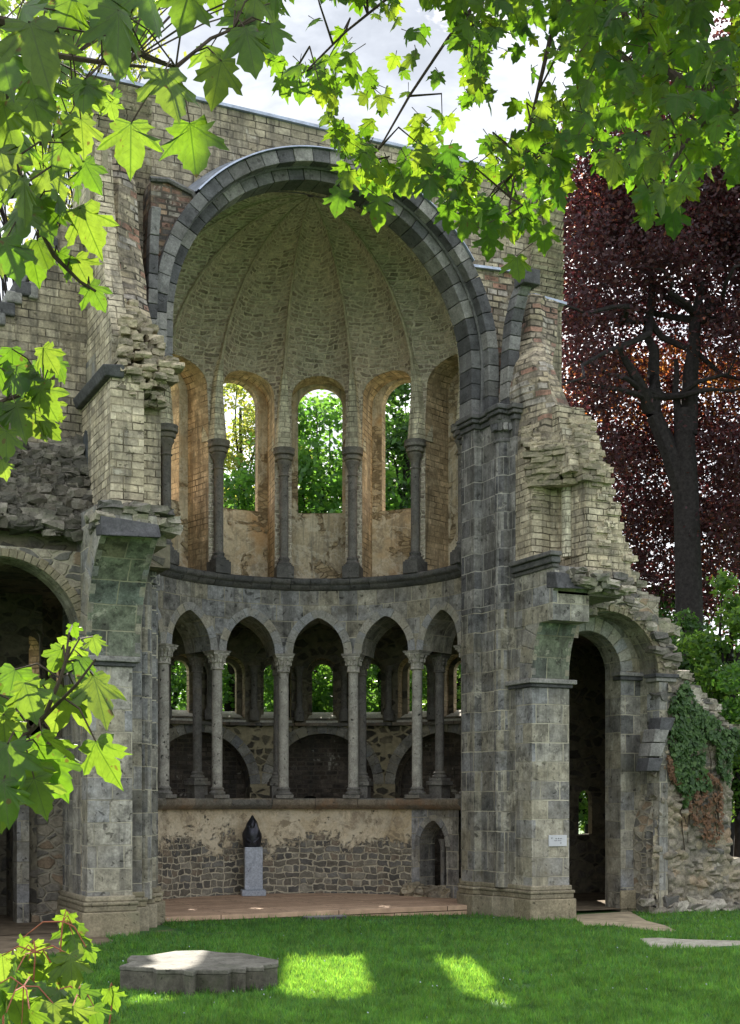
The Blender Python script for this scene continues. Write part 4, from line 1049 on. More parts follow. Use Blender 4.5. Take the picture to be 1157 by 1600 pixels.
# ---- ambulatory behind the arcade
RO = 6.6
mb = MB(); mbr = MB(); mbx = MB(); mbt = MB()
mp = ring(RO)
wb = math.radians(10)*RO
for k in range(-9, 6):
    u = math.radians(25.3+10*k)*RO
    if u+wb/2 > math.radians(71)*RO: continue
    panel(mb, mp, u-wb/2, u+wb/2, 4.15, 6.8, (u, .38, 4.28, 5.42, .38, 'round'), 0, .42, nu=2, nz=2, ns=2, n=6, back=False, mb_rev=mbr, w1f=None)
    panel(mbx, mp, u-wb/2, u+wb/2, 4.15, 6.8, (u, .25, 4.24, 5.42, .27, 'round'), .42, .6, nu=2, nz=2, ns=2, n=6, mb_rev=mbr)
mbs_ = []
for k in range(-9, 6):
    u = math.radians(25.3+10*k)*RO
    if u+wb/2 > math.radians(71)*RO: continue
    q = MB(); q.hexa([mp(u-.40, 4.14, -.03), mp(u+.40, 4.14, -.03), mp(u+.27, 4.14, .62), mp(u-.27, 4.14, .62), mp(u-.40, 4.21, -.03), mp(u+.40, 4.21, -.03), mp(u+.27, 4.47, .62), mp(u-.27, 4.47, .62)]); mbs_.append(q)
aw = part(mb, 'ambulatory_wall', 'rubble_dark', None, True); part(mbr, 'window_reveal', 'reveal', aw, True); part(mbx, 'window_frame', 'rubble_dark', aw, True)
for q in mbs_: part(q, 'window_sill', 'pale_sill', aw)
mb = MB()                                        # ledge
ring_mould(mb, [(RO-.16, 4.08), (RO-.16, 4.16), (RO+.6, 4.2), (RO+.6, 4.08)], math.radians(-75), math.radians(70), 60, 20); part(mb, 'window_ledge', 'sill', aw)
for k in range(-9, 4):                            # dark shafts between the windows
    a = math.radians(30.3+10*k); c = (CX+(RO-.16)*math.sin(a), CY+(RO-.16)*math.cos(a))
    mb = MB(); mb.lathe([(.13, 4.2), (.13, 4.42), (.09, 4.5), (.08, 4.55), (.08, 5.35), (.13, 5.5), (.14, 5.56)], (c[0], c[1], 0), 10)
    part(mb, 'ambulatory_shaft', 'column_dark', aw, True)
mb = MB(); mbr = MB(); mbv = MB(); mbb = MB()
for k in range(-4, 2):                            # chapels below: wide round arches
    a = math.radians(25.5+27*k); u = a*RO; hb = math.radians(13.5)*RO
    op = (u, 1.28, 0, 2.62, 1.28, 'round')
    panel(mb, mp, u-hb, u+hb, 0, 4.1, op, 0, .6, nu=2, nz=3, ns=2, n=12, back=False, mb_rev=mbr)
    voussoirs(mbv, mp, op, .26, 17, -.02, .25, .006)
    opw = (u-.32, .19, 1.95, 2.16, .19, 'round')
    panel(mbb, mp, u-hb-.2, u+hb+.2, 0, 4.1, opw, .95, 1.25, nu=4, nz=3, ns=3, n=6)
us = lin(math.radians(65.5)*RO, math.radians(75.4)*RO, 4); mb.grid([[mp(u, z, -.004) for u in us] for z in (0, 2, 4.1, 6.8)], [[(u, z) for u in us] for z in (0, 2, 4.1, 6.8)])
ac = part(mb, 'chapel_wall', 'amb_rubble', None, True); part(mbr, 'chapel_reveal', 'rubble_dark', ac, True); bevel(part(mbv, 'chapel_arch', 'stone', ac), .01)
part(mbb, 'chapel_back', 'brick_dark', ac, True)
mb = MB(); us = lin(-PI/2, PI/2, 50)                  # ambulatory vault and floor
mb.grid([[(CX+r*math.sin(a), CY+r*math.cos(a), z) for a in us] for r, z in ((RA+.98, 6.3), (RA+1.5, 6.75), (RA+2.3, 6.85), (RO-.1, 6.5), (RO+.65, 6.8))])
mb.grid([[(CX+r*math.sin(a), CY+r*math.cos(a), z) for a in us] for r, z in ((RA+.9, 7.02), (RO+.7, 7.02))])
part(mb, 'ambulatory_vault', 'rubble_dark', None, True)
mb = MB(); mb.grid([[(CX+r*math.sin(a), CY+r*math.cos(a), .02) for a in us] for r in (RA+.3, RO+1.4)]); mb.face([(14.4, 22.9, -.03), (17.5, 22.9, -.03), (19.3, 26.8, .021), (14.4, 26.8, .021)]); mb.face([(-1.5, 22.3, .024), (5.1, 22.3, .024), (5.1, 26.4, .024), (-1.5, 26.4, .024)])
part(mb, 'ambulatory_floor', 'earth')
# right aisle interior
mb = MB()
panel(mb, flat(26.7), 16.9, 19.2, -.2, 6.1, (X(915, 26.7), .19, 1.42, 2.28, .19, 'round'), 0, .16, nu=2, nz=2, ns=2, n=6)
mb.xy([(17.45, 23.56), (19.2, 26.7), (19.6, 26.7), (17.75, 23.4)], -.2, 5.9)
mb.xy([(14.4, 23.3), (17.5, 23.3), (19.3, 26.9), (16.0, 26.9), (15.2, 24.8), (14.4, 24.8)], 5.9, 6.15)
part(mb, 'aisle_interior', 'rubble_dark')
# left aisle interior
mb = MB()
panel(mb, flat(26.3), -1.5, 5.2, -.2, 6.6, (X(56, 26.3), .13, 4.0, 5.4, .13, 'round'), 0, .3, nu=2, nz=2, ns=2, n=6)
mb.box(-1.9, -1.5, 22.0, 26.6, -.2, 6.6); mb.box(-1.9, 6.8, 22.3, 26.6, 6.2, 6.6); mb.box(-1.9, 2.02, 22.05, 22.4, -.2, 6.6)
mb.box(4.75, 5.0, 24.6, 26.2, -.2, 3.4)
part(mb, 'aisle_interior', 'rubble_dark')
mb = MB(); mb.box(X(27, 24.4), X(46, 24.4), 24.4, 24.8, -.1, 3.2); po = part(mb, 'aisle_post', 'ashlar')
mb = MB(); mb.box(X(46, 24.7), X(100, 24.7), 24.7, 25.0, -.1, 2.6); mb.box(X(46, 24.7)-.0, X(100, 24.7), 24.5, 24.7, -.1, .18); part(mb, 'infill_wall', 'rubble')
# ---- low rubble wall running off to the right, with ivy
WY = 22.55
rw = empty('rubble_wall', (18.0, WY, -.09), 'broken rubble wall right of the aisle arch, partly under ivy', 'wall')
mb = MB()
poly = pxz([(1012, 1440), (1010, 1300), (1030, 1200), (1036, 1062), (1056, 1062), (1072, 1088), (1096, 1108), (1112, 1112), (1132, 1130), (1157, 1136), (1230, 1140), (1230, 1158), (1157, 1160), (1142, 1168), (1140, 1300), (1138, 1352), (1157, 1350), (1230, 1355), (1230, 1432)], WY)
mb.xz(poly, WY, WY+.65); mb.build('wall_core', M['rubble'], rw)
mb = MB()
stone_face(mb, [(1022, 1432), (1018, 1330), (1034, 1220), (1038, 1066), (1057, 1060), (1074, 1088), (1098, 1108), (1116, 1112), (1140, 1132), (1240, 1138), (1240, 1160), (1157, 1162), (1143, 1170), (1141, 1300), (1139, 1352), (1157, 1349), (1240, 1355), (1240, 1440)], WY-.13, .036, 3.6, 1.7, .17)
mb.build('facing', M['rubble_geo'], rw, True)
mb = MB()
fill_rocks(mb, [(1008, 1424), (1006, 1310), (1024, 1200), (1030, 1080), (1060, 1060), (1074, 1085), (1114, 1106), (1120, 1150), (1120, 1220), (1138, 1300), (1138, 1424)], WY+.0, 60, .12, .30, .04, .7, .3, None)
fill_rocks(mb, [(1134, 1360), (1230, 1350), (1230, 1432), (1134, 1428)], WY-.02, 20, .12, .26, .05, .7, .3)
fill_rocks(mb, [(1040, 1050), (1062, 1058), (1076, 1082), (1120, 1106), (1110, 1118), (1070, 1100), (1045, 1075)], WY+.2, 60, .12, .26, .25)
fill_rocks(mb, [(1008, 1426), (1034, 1428), (1160, 1432), (1160, 1412), (1040, 1405), (1010, 1408)], WY-.12, 30, .14, .34, .1, .7, .28)
for px_ in range(1136, 1240, 9): 
    x_, z_ = XZ(px_, 1348, WY); mb.rock((x_, WY+.2, z_), (random.uniform(.2, .4), .6, random.uniform(.12, .2)), 0, .2, .1)
mb.build('loose_stones', M['rock'], rw)
adopt(rw)
# stub of a sprung arch at px (1010..1045, 1120..1200)
mb = MB()
for i, (px, py) in enumerate(((1015, 1195), (1019, 1172), (1025, 1150), (1034, 1132))):
    x, z = XZ(px, py, 22.3); mb.hexa([(x-.13, 22.2, z-.13), (x+.17, 22.2, z-.13), (x+.17, 22.6, z-.13), (x-.13, 22.6, z-.13), (x-.08, 22.2, z+.14), (x+.28, 22.2, z+.14), (x+.28, 22.6, z+.14), (x-.08, 22.6, z+.14)])
bevel(part(mb, 'arch_stub', 'stone_dark', ar), .015)
mb = MB(); mb.box(17.185, X(1044, 22.34), 22.34, 22.75, -.2, 4.64); part(mb, 'respond', 'ashlar', ar)
adopt(ruin)

# ================================================================== SETTING AND SMALLER THINGS
def struct(o): o['kind'] = 'structure'; return o
mb = MB(); xs = [-300, -80, -30, -10]+[i*.8 for i in range(-10, 38)]+[40, 60, 120, 400]; ys = [-200, -60, -10]+[i*.8 for i in range(0, 40)]+[40, 60, 120, 500]
mb.grid([[(x, y, gz(x, y)) for x in xs] for y in ys]); g_ = struct(mb.build('lawn', M['lawn'], None, True))
def ground_poly(name, pts_px, mat, dz):
    pts = []
    for px, py in pts_px:
        d = ray(px, py); t = -EYE/d[2]; pts.append((t*d[0], t*d[1]))
    c = (sum(p[0] for p in pts)/len(pts), sum(p[1] for p in pts)/len(pts))
    mb = MB()
    n = len(pts)
    for i in range(n):
        a, b = pts[i], pts[(i+1) % n]
        mb.face([(c[0], c[1], gz(*c)+dz), (b[0], b[1], gz(*b)+dz), (a[0], a[1], gz(*a)+dz)][::-1])
    o = mb.build(name, mat, None); return o, pts
o, path_pts = ground_poly('path', [(890, 1424), (985, 1418), (1010, 1432), (1040, 1440), (1062, 1452), (1010, 1448), (960, 1440), (915, 1440)], M['sand'], .012); struct(o)
o, dirt_pts = ground_poly('earth_patch', [(-60, 1405), (100, 1405), (140, 1452), (180, 1472), (120, 1490), (40, 1500), (-60, 1500)], M['earth'], .012); struct(o)
# deck inside the apse
mb = MB(); fl = [(6.7, 23.7), (13.95, 23.75)]
pts = [(6.7, 23.66)]+[(CX+3.62*math.sin(a), CY+3.62*math.cos(a)) for a in lin(-1.5, 1.5, 40)]+[(13.6, 23.72)]
mb.xy([p for p in reversed(pts)], -.1, .10)
o = tag(bevel(mb.build('wooden_platform', M['deck'], None), .01), 'low brown wooden platform filling the floor of the apse', 'platform')
# step plate on the edge of the platform
x, y = 10.9, 23.35
mb = MB(); d = ray(508, 1434); t = -(EYE-.03)/d[2]; sx, sy = t*d[0], t*d[1]
mb.box(sx-.42, sx+.42, sy-.14, sy+.14, -.05, .05); mb.box(sx-.40, sx+.40, sy-.12, sy+.12, .052, .066)
tag(bevel(mb.build('stone_step', M['stone_dark'], None), .01), 'thin dark step lying in the grass before the platform', 'step')
# pedestal and bust
d = ray(396, 1399); t = -(EYE-.10)/d[2]; bx, by = t*d[0], t*d[1]
ped = empty('pedestal', (bx, by, .10), 'white marble pillar pedestal in front of the apse wall', 'pedestal')
def rb(mb, w, h0, h1, dpt, ang=TH-.15):
    c, s = math.cos(-ang), math.sin(-ang); q = []
    for z in (h0, h1):
        for x, y in ((-w, -dpt), (w, -dpt), (w, dpt), (-w, dpt)): q.append((bx+x*c-y*s, by+x*s+y*c, z))
    mb.hexa(q)
mb = MB(); rb(mb, .2, .235, 1.18, .2); bevel(mb.build('pillar', M['white_marble'], ped), .012)
mb = MB(); rb(mb, .27, .10, .23, .27); bevel(mb.build('foot_slab', M['white_marble'], ped), .02)
adopt(ped)
# bust of a hooded figure: shoulders, cowl, pointed hood
def bust():
    rows = []
    for (z, rx, ry, ox, oy) in ((0, .19, .14, 0, 0), (.05, .20, .15, 0, 0), (.14, .205, .155, 0, 0), (.22, .21, .16, 0, 0), (.29, .21, .155, 0, -.005), (.35, .19, .15, 0, -.01), (.40, .165, .145, 0, -.015), (.46, .14, .145, 0, -.015), (.52, .125, .135, 0, -.01), (.57, .10, .11, .005, 0), (.615, .07, .08, .008, .015), (.655, .042, .05, .01, .02), (.69, .028, .03, .012, .02), (.71, .008, .008, .012, .02)):
        row = []
        for k in range(28):
            a = 2*PI*k/28; f = 1+.04*math.sin(5*a+z*14)+.03*math.sin(9*a-z*9)
            if .38 < z < .57 and math.sin(a) < -.75: f *= .80      # hollow of the hood round the face
            row.append((ox+rx*f*math.cos(a), oy+ry*f*math.sin(a), z))
        rows.append(row)
    mb = MB(); mb.grid(rows, None, cu=True); n0 = len(mb.v); mb.f.append(tuple(reversed(range(28)))); mb.uv.append(None)
    # face in the hood
    fr = []
    for (z, rx, ry) in ((.385, .02, .03), (.40, .05, .045), (.43, .066, .055), (.465, .072, .06), (.50, .07, .06), (.54, .055, .05), (.56, .02, .03)):
        fr.append([(rx*math.cos(2*PI*k/16), -.078+ry*math.sin(2*PI*k/16), z) for k in range(16)])
    mb.grid(fr, None, cu=True)
    mb.rock((0, -.145, .462), (.028, .04, .06), 0, .05, 0); mb.rock((0, -.132, .428), (.045, .02, .014), 0, .05, 0)
    for s in (-1, 1): mb.rock((s*.027, -.13, .487), (.022, .014, .012), 0, .05, 0)
    for s in (-1, 1): mb.tube([(s*.15, -.05, .27), (s*.10, -.12, .16), (s*.02, -.15, .10)], [.04, .035, .03], 8)
    ca, sa = math.cos(-(TH-.15)), math.sin(-(TH-.15)); sc_ = 1.0
    mb.v = [(bx+(x*ca-y*sa)*sc_-.03, by+(x*sa+y*ca)*sc_, 1.18+z*sc_) for x, y, z in mb.v]
    o = mb.build('bust', M['bronze'], None, True); return o
tag(bust(), 'dark bronze bust of a hooded monk standing on the white pedestal', 'bust')
# plaque on the right pier with a few lines of lettering
plq = empty('plaque', (14.56, Rf, 1.15), 'small white plaque with faint lettering on the right pier', 'plaque')
x0, z1 = XZ(857, 1305, Rf); x1, z0 = XZ(885, 1322, Rf)
mb = MB(); mb.box(x0, x1, Rf-.028, Rf-.001, z0, z1); bevel(mb.build('plate', M['sign'], plq), .004)
mb = MB()
for r_, (zz, segs) in enumerate(((.74, ((.12, .2),)), (.70, ((.36, .46), (.5, .56), (.6, .74))), (.52, ((.3, .45), (.49, .7))), (.3, ((.62, .7),)))):
    for a, b in segs:
        n_ = max(2, int((b-a)*22))
        for k in range(n_):
            xa_ = x0+(x1-x0)*(a+(b-a)*k/n_); zc_ = z0+(z1-z0)*zz
            mb.box(xa_, xa_+.009, Rf-.031, Rf-.0285, zc_-.012, zc_+random.choice((.008, .014)))
mb.build('lettering', M['ink'], plq); adopt(plq)
# stepped stone slab in the lawn
def gpt(px, py, z=0): d = ray(px, py); t = (z-EYE)/d[2]; return (t*d[0], t*d[1])
top = [gpt(*p, .30) for p in [(188, 1509), (214, 1500), (200, 1498), (206, 1493), (232, 1493), (275, 1486), (318, 1485), (352, 1489), (378, 1489), (434, 1500), (434, 1505), (410, 1508), (412, 1511), (384, 1511), (384, 1514), (362, 1513), (355, 1516), (308, 1515), (302, 1519), (290, 1517), (285, 1515), (246, 1515), (240, 1512)]]
sl = empty('stone_slab', (6.0, 17.0, 0), 'raised stepped foundation stone with a paler top in the lawn', 'stone slab')
mb = MB(); mb.xy(top[::-1], -.1, .245); mb.build('slab_side', M['slab_side'], sl)
cxs = sum(p[0] for p in top)/len(top); cys = sum(p[1] for p in top)/len(top)
t2 = [(cxs+(p[0]-cxs)*1.012, cys+(p[1]-cys)*1.012) for p in top]
mb = MB(); mb.xy(t2[::-1], .247, .302); bevel(mb.build('slab_top', M['slab'], sl), .012, 2)
for p in sl.children: pass
adopt(sl)
fs = [gpt(*p, .02) for p in [(1000, 1463), (1030, 1462), (1060, 1464), (1090, 1465), (1130, 1466), (1180, 1467), (1180, 1482), (1140, 1482), (1110, 1479), (1075, 1481), (1060, 1478), (1040, 1480), (1015, 1477)]]
mb = MB(); mb.xy(fs[::-1], -.1, -.01); bp = mb.build('stone_paving', M['flagstone'], None); bevel(bp, .015); tag(bp, 'flat pale flagstones sunk in the lawn at the right', 'paving')

# ---- grass
slab_poly = top
def clear(x, y):
    if inpoly((x, y), slab_poly) or inpoly((x, y), fs) or inpoly((x, y), path_pts) or inpoly((x, y), dirt_pts): return False
    if y > 23.6 and 6.6 < x < 13.95: return False
    if abs(x-sx) < .43 and abs(y-sy) < .15: return False
    if Rx0-.1 < x < 14.9 and y > Rf-.1: return False
    if 5.05 < x < 6.9 and y > Lf-.12: return False
    if x > 14.9 and x < 17 and y > 22.6: return False
    if x > 16.6 and y > 22.4 and y < 23.3: return False
    return True
NG = 330000
py = 1408+(1640-1408)*rng.random(NG)**.8
pxx = rng.uniform(-40, 1200, NG)
ok_px = np.stack([pxx, py], 1)
tt = EYE/((py-YH)/F_PX); aa = (pxx-PX)/F_PX
gx = tt*(SN+aa*CS); gy = tt*(CS-aa*SN)
# evenly dense in the world rather than the picture
bare_n = np.array([mnoise.noise((a*1.25, b*1.25, 31))+.5*mnoise.noise((a*4, b*4, 13)) for a, b in zip(gx, gy)])
bare_n = bare_n+np.where((gy > 22.3) & (gx > 7) & (gx < 14), .30, 0)+np.where((np.abs(gx-15.5) < 1.6) & (gy > 20.3), .25, 0)
keep = (rng.random(NG) < np.clip((tt/16)**1.2, .25, 1)) & (rng.random(NG) > np.clip((bare_n-.38)*4, 0, .9))
gx, gy, tt = gx[keep], gy[keep], tt[keep]
mask = np.array([clear(a, b) for a, b in zip(gx, gy)])
bare = np.array([False]*len(gx))
gx, gy, tt = gx[mask], gy[mask], tt[mask]
n = len(gx); z0 = np.array([gz(a, b) for a, b in zip(gx, gy)])
clump = np.array([mnoise.noise((a*5.5, b*5.5, 0)) for a, b in zip(gx, gy)])*.9+.5+.35*np.array([mnoise.noise((a*1.3, b*1.3, 7)) for a, b in zip(gx, gy)]); clump = np.clip(clump, 0, 1.4)
h = (.035+.075*rng.random(n)**1.6)*(.6+.75*clump); w = .004+.004*rng.random(n)+.007*(rng.random(n) < .2); ang = rng.uniform(0, 2*PI, n); lean = rng.normal(0, .04, (n, 2))
far = np.clip(tt/17, .8, 1.6); w = w*far
P0 = np.stack([gx-w*np.cos(ang), gy-w*np.sin(ang), z0-.005], 1); P1 = np.stack([gx+w*np.cos(ang), gy+w*np.sin(ang), z0-.005], 1)
P2 = np.stack([gx+lean[:, 0], gy+lean[:, 1], z0+h], 1)
def np_mesh(name, V, k, mat, uv=None):
    """V: (n*k, 3) vertices, consecutive k-gons"""
    me = bpy.data.meshes.new(name); nv = len(V); nf = nv//k
    me.vertices.add(nv); me.vertices.foreach_set('co', V.astype(np.float32).ravel())
    me.loops.add(nv); me.loops.foreach_set('vertex_index', np.arange(nv, dtype=np.int32))
    me.polygons.add(nf); me.polygons.foreach_set('loop_start', np.arange(0, nv, k, dtype=np.int32)); me.polygons.foreach_set('loop_total', np.full(nf, k, dtype=np.int32))
    me.update(calc_edges=True); me.validate(); me.materials.append(mat)
    o = bpy.data.objects.new(name, me); col.objects.link(o); return o
grass_mat(M['grass'])
V = np.stack([P0, P1, P2], 1).reshape(-1, 3)
gr = np_mesh('grass', V, 3, M['grass']); gr['kind'] = 'stuff'; gr['label'] = 'short green lawn grass before the ruin'; gr['category'] = 'grass'

nd = 130; pyd = rng.uniform(1425, 1600, nd); pxd = rng.uniform(0, 1157, nd); td = EYE/((pyd-YH)/F_PX); ad = (pxd-PX)/F_PX
xd = td*(SN+ad*CS); yd = td*(CS-ad*SN); dm = np.array([clear(a, b) and mnoise.noise((a*.9, b*.9, 4)) > -.05 for a, b in zip(xd, yd)]); xd, yd = xd[dm], yd[dm]
vd_ = []
for a, b in zip(xd, yd):
    z_ = gz(a, b)+random.uniform(.05, .08); r_ = random.uniform(.006, .011)
    for k in range(6): vd_.append((a+r_*math.cos(k*PI/3), b+r_*math.sin(k*PI/3), z_+.004*math.sin(k*2.1)+.006*math.sin(k*PI/3)))
dz = np_mesh('daisies', np.array(vd_), 6, M['white_marble']); dz['kind'] = 'stuff'; dz['label'] = 'tiny white daisies scattered in the lawn'; dz['category'] = 'flowers'
# ================================================================== TREES
def unit(n):
    v = rng.normal(size=(n, 3)); return v/np.linalg.norm(v, axis=1)[:, None]
def leaf_quads(P, size, droop=.0, flatten=0.):
    n = len(P); a = unit(n); a[:, 2] *= (1-flatten); a /= np.linalg.norm(a, axis=1)[:, None]
    b = unit(n); b = np.cross(a, b); b /= np.linalg.norm(b, axis=1)[:, None]
    s = size*(.6+.8*rng.random(n))[:, None]
    q = np.stack([P-a*s*.5, P+b*s*.3-a*s*.05, P+a*s*.55, P-b*s*.3-a*s*.05], 1)
    return q.reshape(-1, 3)
def blob_points(blobs, dens_n):
    vol = np.array([b[3]*b[4]*b[5] for b in blobs])**.7; pr = vol/vol.sum(); out = []
    for b, p in zip(blobs, pr):
        m = max(4, int(dens_n*p)); u = unit(m); r = rng.random(m)**.42
        out.append(np.array(b[:3])+u*r[:, None]*np.array(b[3:6]))
    return np.concatenate(out)
def crown(name, parent, blobs, n, size, mat, sub=26, subr=.3, flatten=.3):
    """small sub-clumps inside each blob so that the sky shows between them"""
    base = blob_points(blobs, sub*len(blobs)); m = len(base)
    avg = np.mean([min(b[3:6]) for b in blobs])
    idx = rng.integers(0, m, n); P = base[idx]+rng.normal(size=(n, 3))*avg*subr*np.array([1, 1, .62])
    o = np_mesh(name, leaf_quads(P, size, 0, flatten), 4, M[mat]); o.parent = parent; return o, base
def tree(name, base, label, cat, trunk_pts, trunk_r, limbs, blobs, n, size, mat, group=None, sub=26, subr=.3, flatten=.3, bark='bark'):
    root = empty(name, base, label, cat, group)
    mb = MB(); mb.tube(trunk_pts, trunk_r, 10); mb.build('trunk', M[bark], root, True)
    if limbs:
        mb = MB()
        for pts, rr_ in limbs: mb.tube(pts, rr_, 7)
        mb.build('limbs', M[bark], root, True)
    crown('crown', root, blobs, n, size, mat, sub, subr, flatten); adopt(root); return root
def wob(a, b, k, amp):
    a, b = Vector(a), Vector(b); out = []
    for i in range(k+1):
        p = a.lerp(b, i/k)
        if 0 < i: p = p+Vector((random.uniform(-amp, amp), random.uniform(-amp, amp), random.uniform(-amp, amp)*.5))
        out.append(p)
    return out
# copper beech
D = 42.
b0 = at(1080, 1300, D); b0.z = -.1
fork = at(1068, 640, D); limbs = []
tops = [((870, 470), D-4), ((925, 470), D+2), ((965, 400), D), ((1010, 420), D-2), ((1090, 430), D+1), ((1110, 300), D), ((1180, 380), D-3), ((1000, 250), D+2), ((1250, 480), D), ((860, 620), D-5), ((1230, 660), D)]
limbs.append((wob(at(1022, 650, D), at(1015, 480, D), 5, .15), [.26, .23, .2, .17, .12, .08]))
limbs.append((wob(at(1075, 680, D), at(1098, 440, D), 5, .12), [.30, .28, .25, .21, .16, .1]))
limbs.append((wob(at(1015, 640, D), at(965, 540, D-1), 4, .1), [.25, .2, .16, .12, .08]))
limbs.append((wob(at(1062, 660, D), at(1055, 560, D), 4, .08), [.16, .13, .11, .09, .07]))
limbs.append(([at(1074, 860, D), at(1070, 780, D), at(1046, 705, D), at(1022, 650, D)], [.38, .34, .3, .26]))
for (q, dd) in tops:
    s_ = at(random.choice([1015, 1098]), 500, D)
    limbs.append((wob(s_, at(q[0], q[1], dd), 6, .35), [.13, .11, .09, .07, .05, .035, .02]))
for q in ((880, 590), (1150, 570), (890, 560), (1180, 600)): limbs.append((wob(at(1040, 620, D), at(q[0], q[1], D-2), 5, .2), [.12, .1, .08, .06, .04, .02]))
blobs = []
for (px, py, dd, r) in ((905, 300, 0, 1.8), (960, 330, 1, 2.0), (1030, 300, -1, 2.0), (1110, 330, 1, 2.0), (1180, 300, 0, 2.2), (900, 400, -2, 1.7), (960, 430, 1, 1.7), (1040, 410, -1, 1.8), (1130, 420, 1, 1.6), (1200, 430, 0, 2.0), (905, 500, -1, 1.5), (975, 520, 2, 1.3), (1150, 510, -1, 1.3), (1210, 560, 0, 1.8), (900, 590, -2, 1.2), (950, 640, 1, 1.3), (1130, 650, -2, 1.3), (1190, 690, 0, 1.8), (940, 720, 0, 1.2), (1000, 720, -2, 1.5), (1120, 740, -1, 1.6), (1010, 800, -1, 1.5), (1080, 810, -3, 1.6), (1150, 830, -2, 1.6), (1210, 820, 0, 2.0), (980, 850, 1, 1.2), (1030, 900, -1, 1.2), (1120, 900, -1, 1.3), (1060, 500, 3, 1.3), (1100, 560, 3, 1.2), (1045, 570, 4, 1.1), (1000, 590, 3, 1.1), (1140, 590, 3, 1.2), (960, 570, 3, 1.0), (1000, 220, 0, 2.2), (1100, 220, 0, 2.4), (1230, 250, 0, 2.4), (1250, 400, 1, 2.2), (1130, 130, 0, 2.4), (880, 680, 2, 1.2)):
    if py > 560 and 960 < px < 1170: dd = abs(dd)+2.2
    p = at(px, py, D+dd); blobs.append((p.x, p.y, p.z, r*1.15, r*1.15, r*.9))
tree('copper_beech', b0, 'large copper beech with dark red leaves behind the ruin', 'tree',
     [b0, at(1080, 1100, D), at(1076, 900, D), at(1072, 760, D), fork], [.5, .46, .43, .4, .3], limbs, blobs, 105000, .15, 'beech', None, 30, .32, .3)
bt = bpy.data.objects['copper_beech']
bb = []
for (px, py, r) in ((900, 360, 2.2), (980, 380, 2.2), (1070, 370, 2.2), (1160, 380, 2.4), (900, 480, 1.8), (1180, 500, 1.8), (1240, 560, 2.2), (905, 560, 1.5), (960, 700, 1.8), (1030, 700, 1.8), (1110, 690, 1.8), (1190, 730, 2.2), (950, 800, 1.5), (1020, 810, 1.7), (1110, 820, 1.7), (1190, 850, 2.0), (1000, 900, 1.5), (1060, 940, 1.5), (1130, 930, 1.6), (1020, 980, 1.2), (1200, 950, 1.8), (1050, 610, 1.2), (960, 620, 1.2)):
    p = at(px, py, D+5.5); bb.append((p.x, p.y, p.z, r, r, r*.8))
crown('inner_leaves', bt, bb, 42000, .17, 'beech', 34, .34)
sb = []  # clumps whose sunlight is put into the leaf colour
for (px, py, dd, r) in ((900, 612, -3, .9), (955, 602, -1, 1.0), (1010, 575, 0, .7), (1108, 590, 0, .9), (890, 655, -3, .7), (1040, 720, -3, .6), (1135, 600, -1, .9), (1000, 640, -2, .7), (1030, 640, -1, .6), (905, 330, -2, .8), (925, 300, -2, .8), (1000, 830, -3, .5), (1110, 870, -3, .6), (1050, 560, 0, .5)):
    p = at(px, py, D+abs(dd)+1.2); sb.append((p.x, p.y, p.z, r, r, r*.6))
crown('sun_tinted_leaves', bt, [(b[0], b[1], b[2], b[3]*1.3, b[4]*1.3, b[5]*1.5) for b in sb], 5000, .13, 'beech_sun_tint', 16, .5); adopt(bt)
# trees seen through the upper windows
def leafy(name, label, px, ytop, ybot, dep, rad, n, size, mat, seed_blobs=16, cat='tree', group=None, cone=False, sub=24):
    p0 = at(px, 1252, dep); base = Vector((p0.x, p0.y, -.1)); zt = at(px, ytop, dep).z; zb = at(px, ybot, dep).z
    blobs = []
    for i in range(seed_blobs):
        t = (i+.5)/seed_blobs; z = zb+(zt-zb)*t; k = (1-t)**.55 if cone else math.sin(PI*min(.97, .18+t*.80))**.6
        a = i*2.4+random.random(); rr_ = rad*k; o_ = rr_*.55
        blobs.append((base.x+math.cos(a)*o_, base.y+math.sin(a)*o_, z, rr_*.6, rr_*.6, max(.4, rr_*.42)))
    tp = Vector((base.x, base.y, zb+(zt-zb)*.8))
    limbs = [(wob(base.lerp(tp, random.uniform(.35, .8)), (b[0], b[1], b[2]), 4, .15), [.1, .08, .06, .04, .02]) for b in blobs]
    return tree(name, base, label, cat, wob(base, tp, 5, .08), [.32, .27, .22, .17, .12, .06], limbs, blobs, n, size, mat, group, sub)
leafy('yew_tree', 'dense dark green tree seen through the middle upper window', 505, 612, 1200, 60, 4.4, 34000, .3, 'bush_dark', 22)
leafy('yew_tree', 'dark green tree filling the upper window right of the middle one', 635, 575, 1200, 62, 4.0, 30000, .3, 'yew', 22)
leafy('lime_tree', 'light yellow green tree seen through the upper window left of the middle one', 375, 580, 860, 62, 3.0, 9000, .22, 'light_tree', 12, sub=16)
leafy('laurel_bush', 'rounded green bush seen low in the upper window left of the middle one', 372, 715, 1200, 58, 3.4, 18000, .26, 'bush_dark', 14, cat='bush')
for px, yt, lab in ((250, 955, 'dark green shrub behind the leftmost low window of the ambulatory'), (365, 950, 'dark green shrub behind the ambulatory window right of the first whole column'), (480, 965, 'dark green shrub behind the middle low window of the ambulatory'), (600, 955, 'dark green shrub behind the ambulatory window beside the fourth column'), (715, 950, 'bright green shrub behind the rightmost low window of the ambulatory')):
    leafy('garden_shrub', lab, px, yt-85, 1230, 36.6, 1.9, 9500, .15, 'bush_dark' if px < 700 else 'bush', 11, 'shrub', 'shrubs behind the ambulatory')
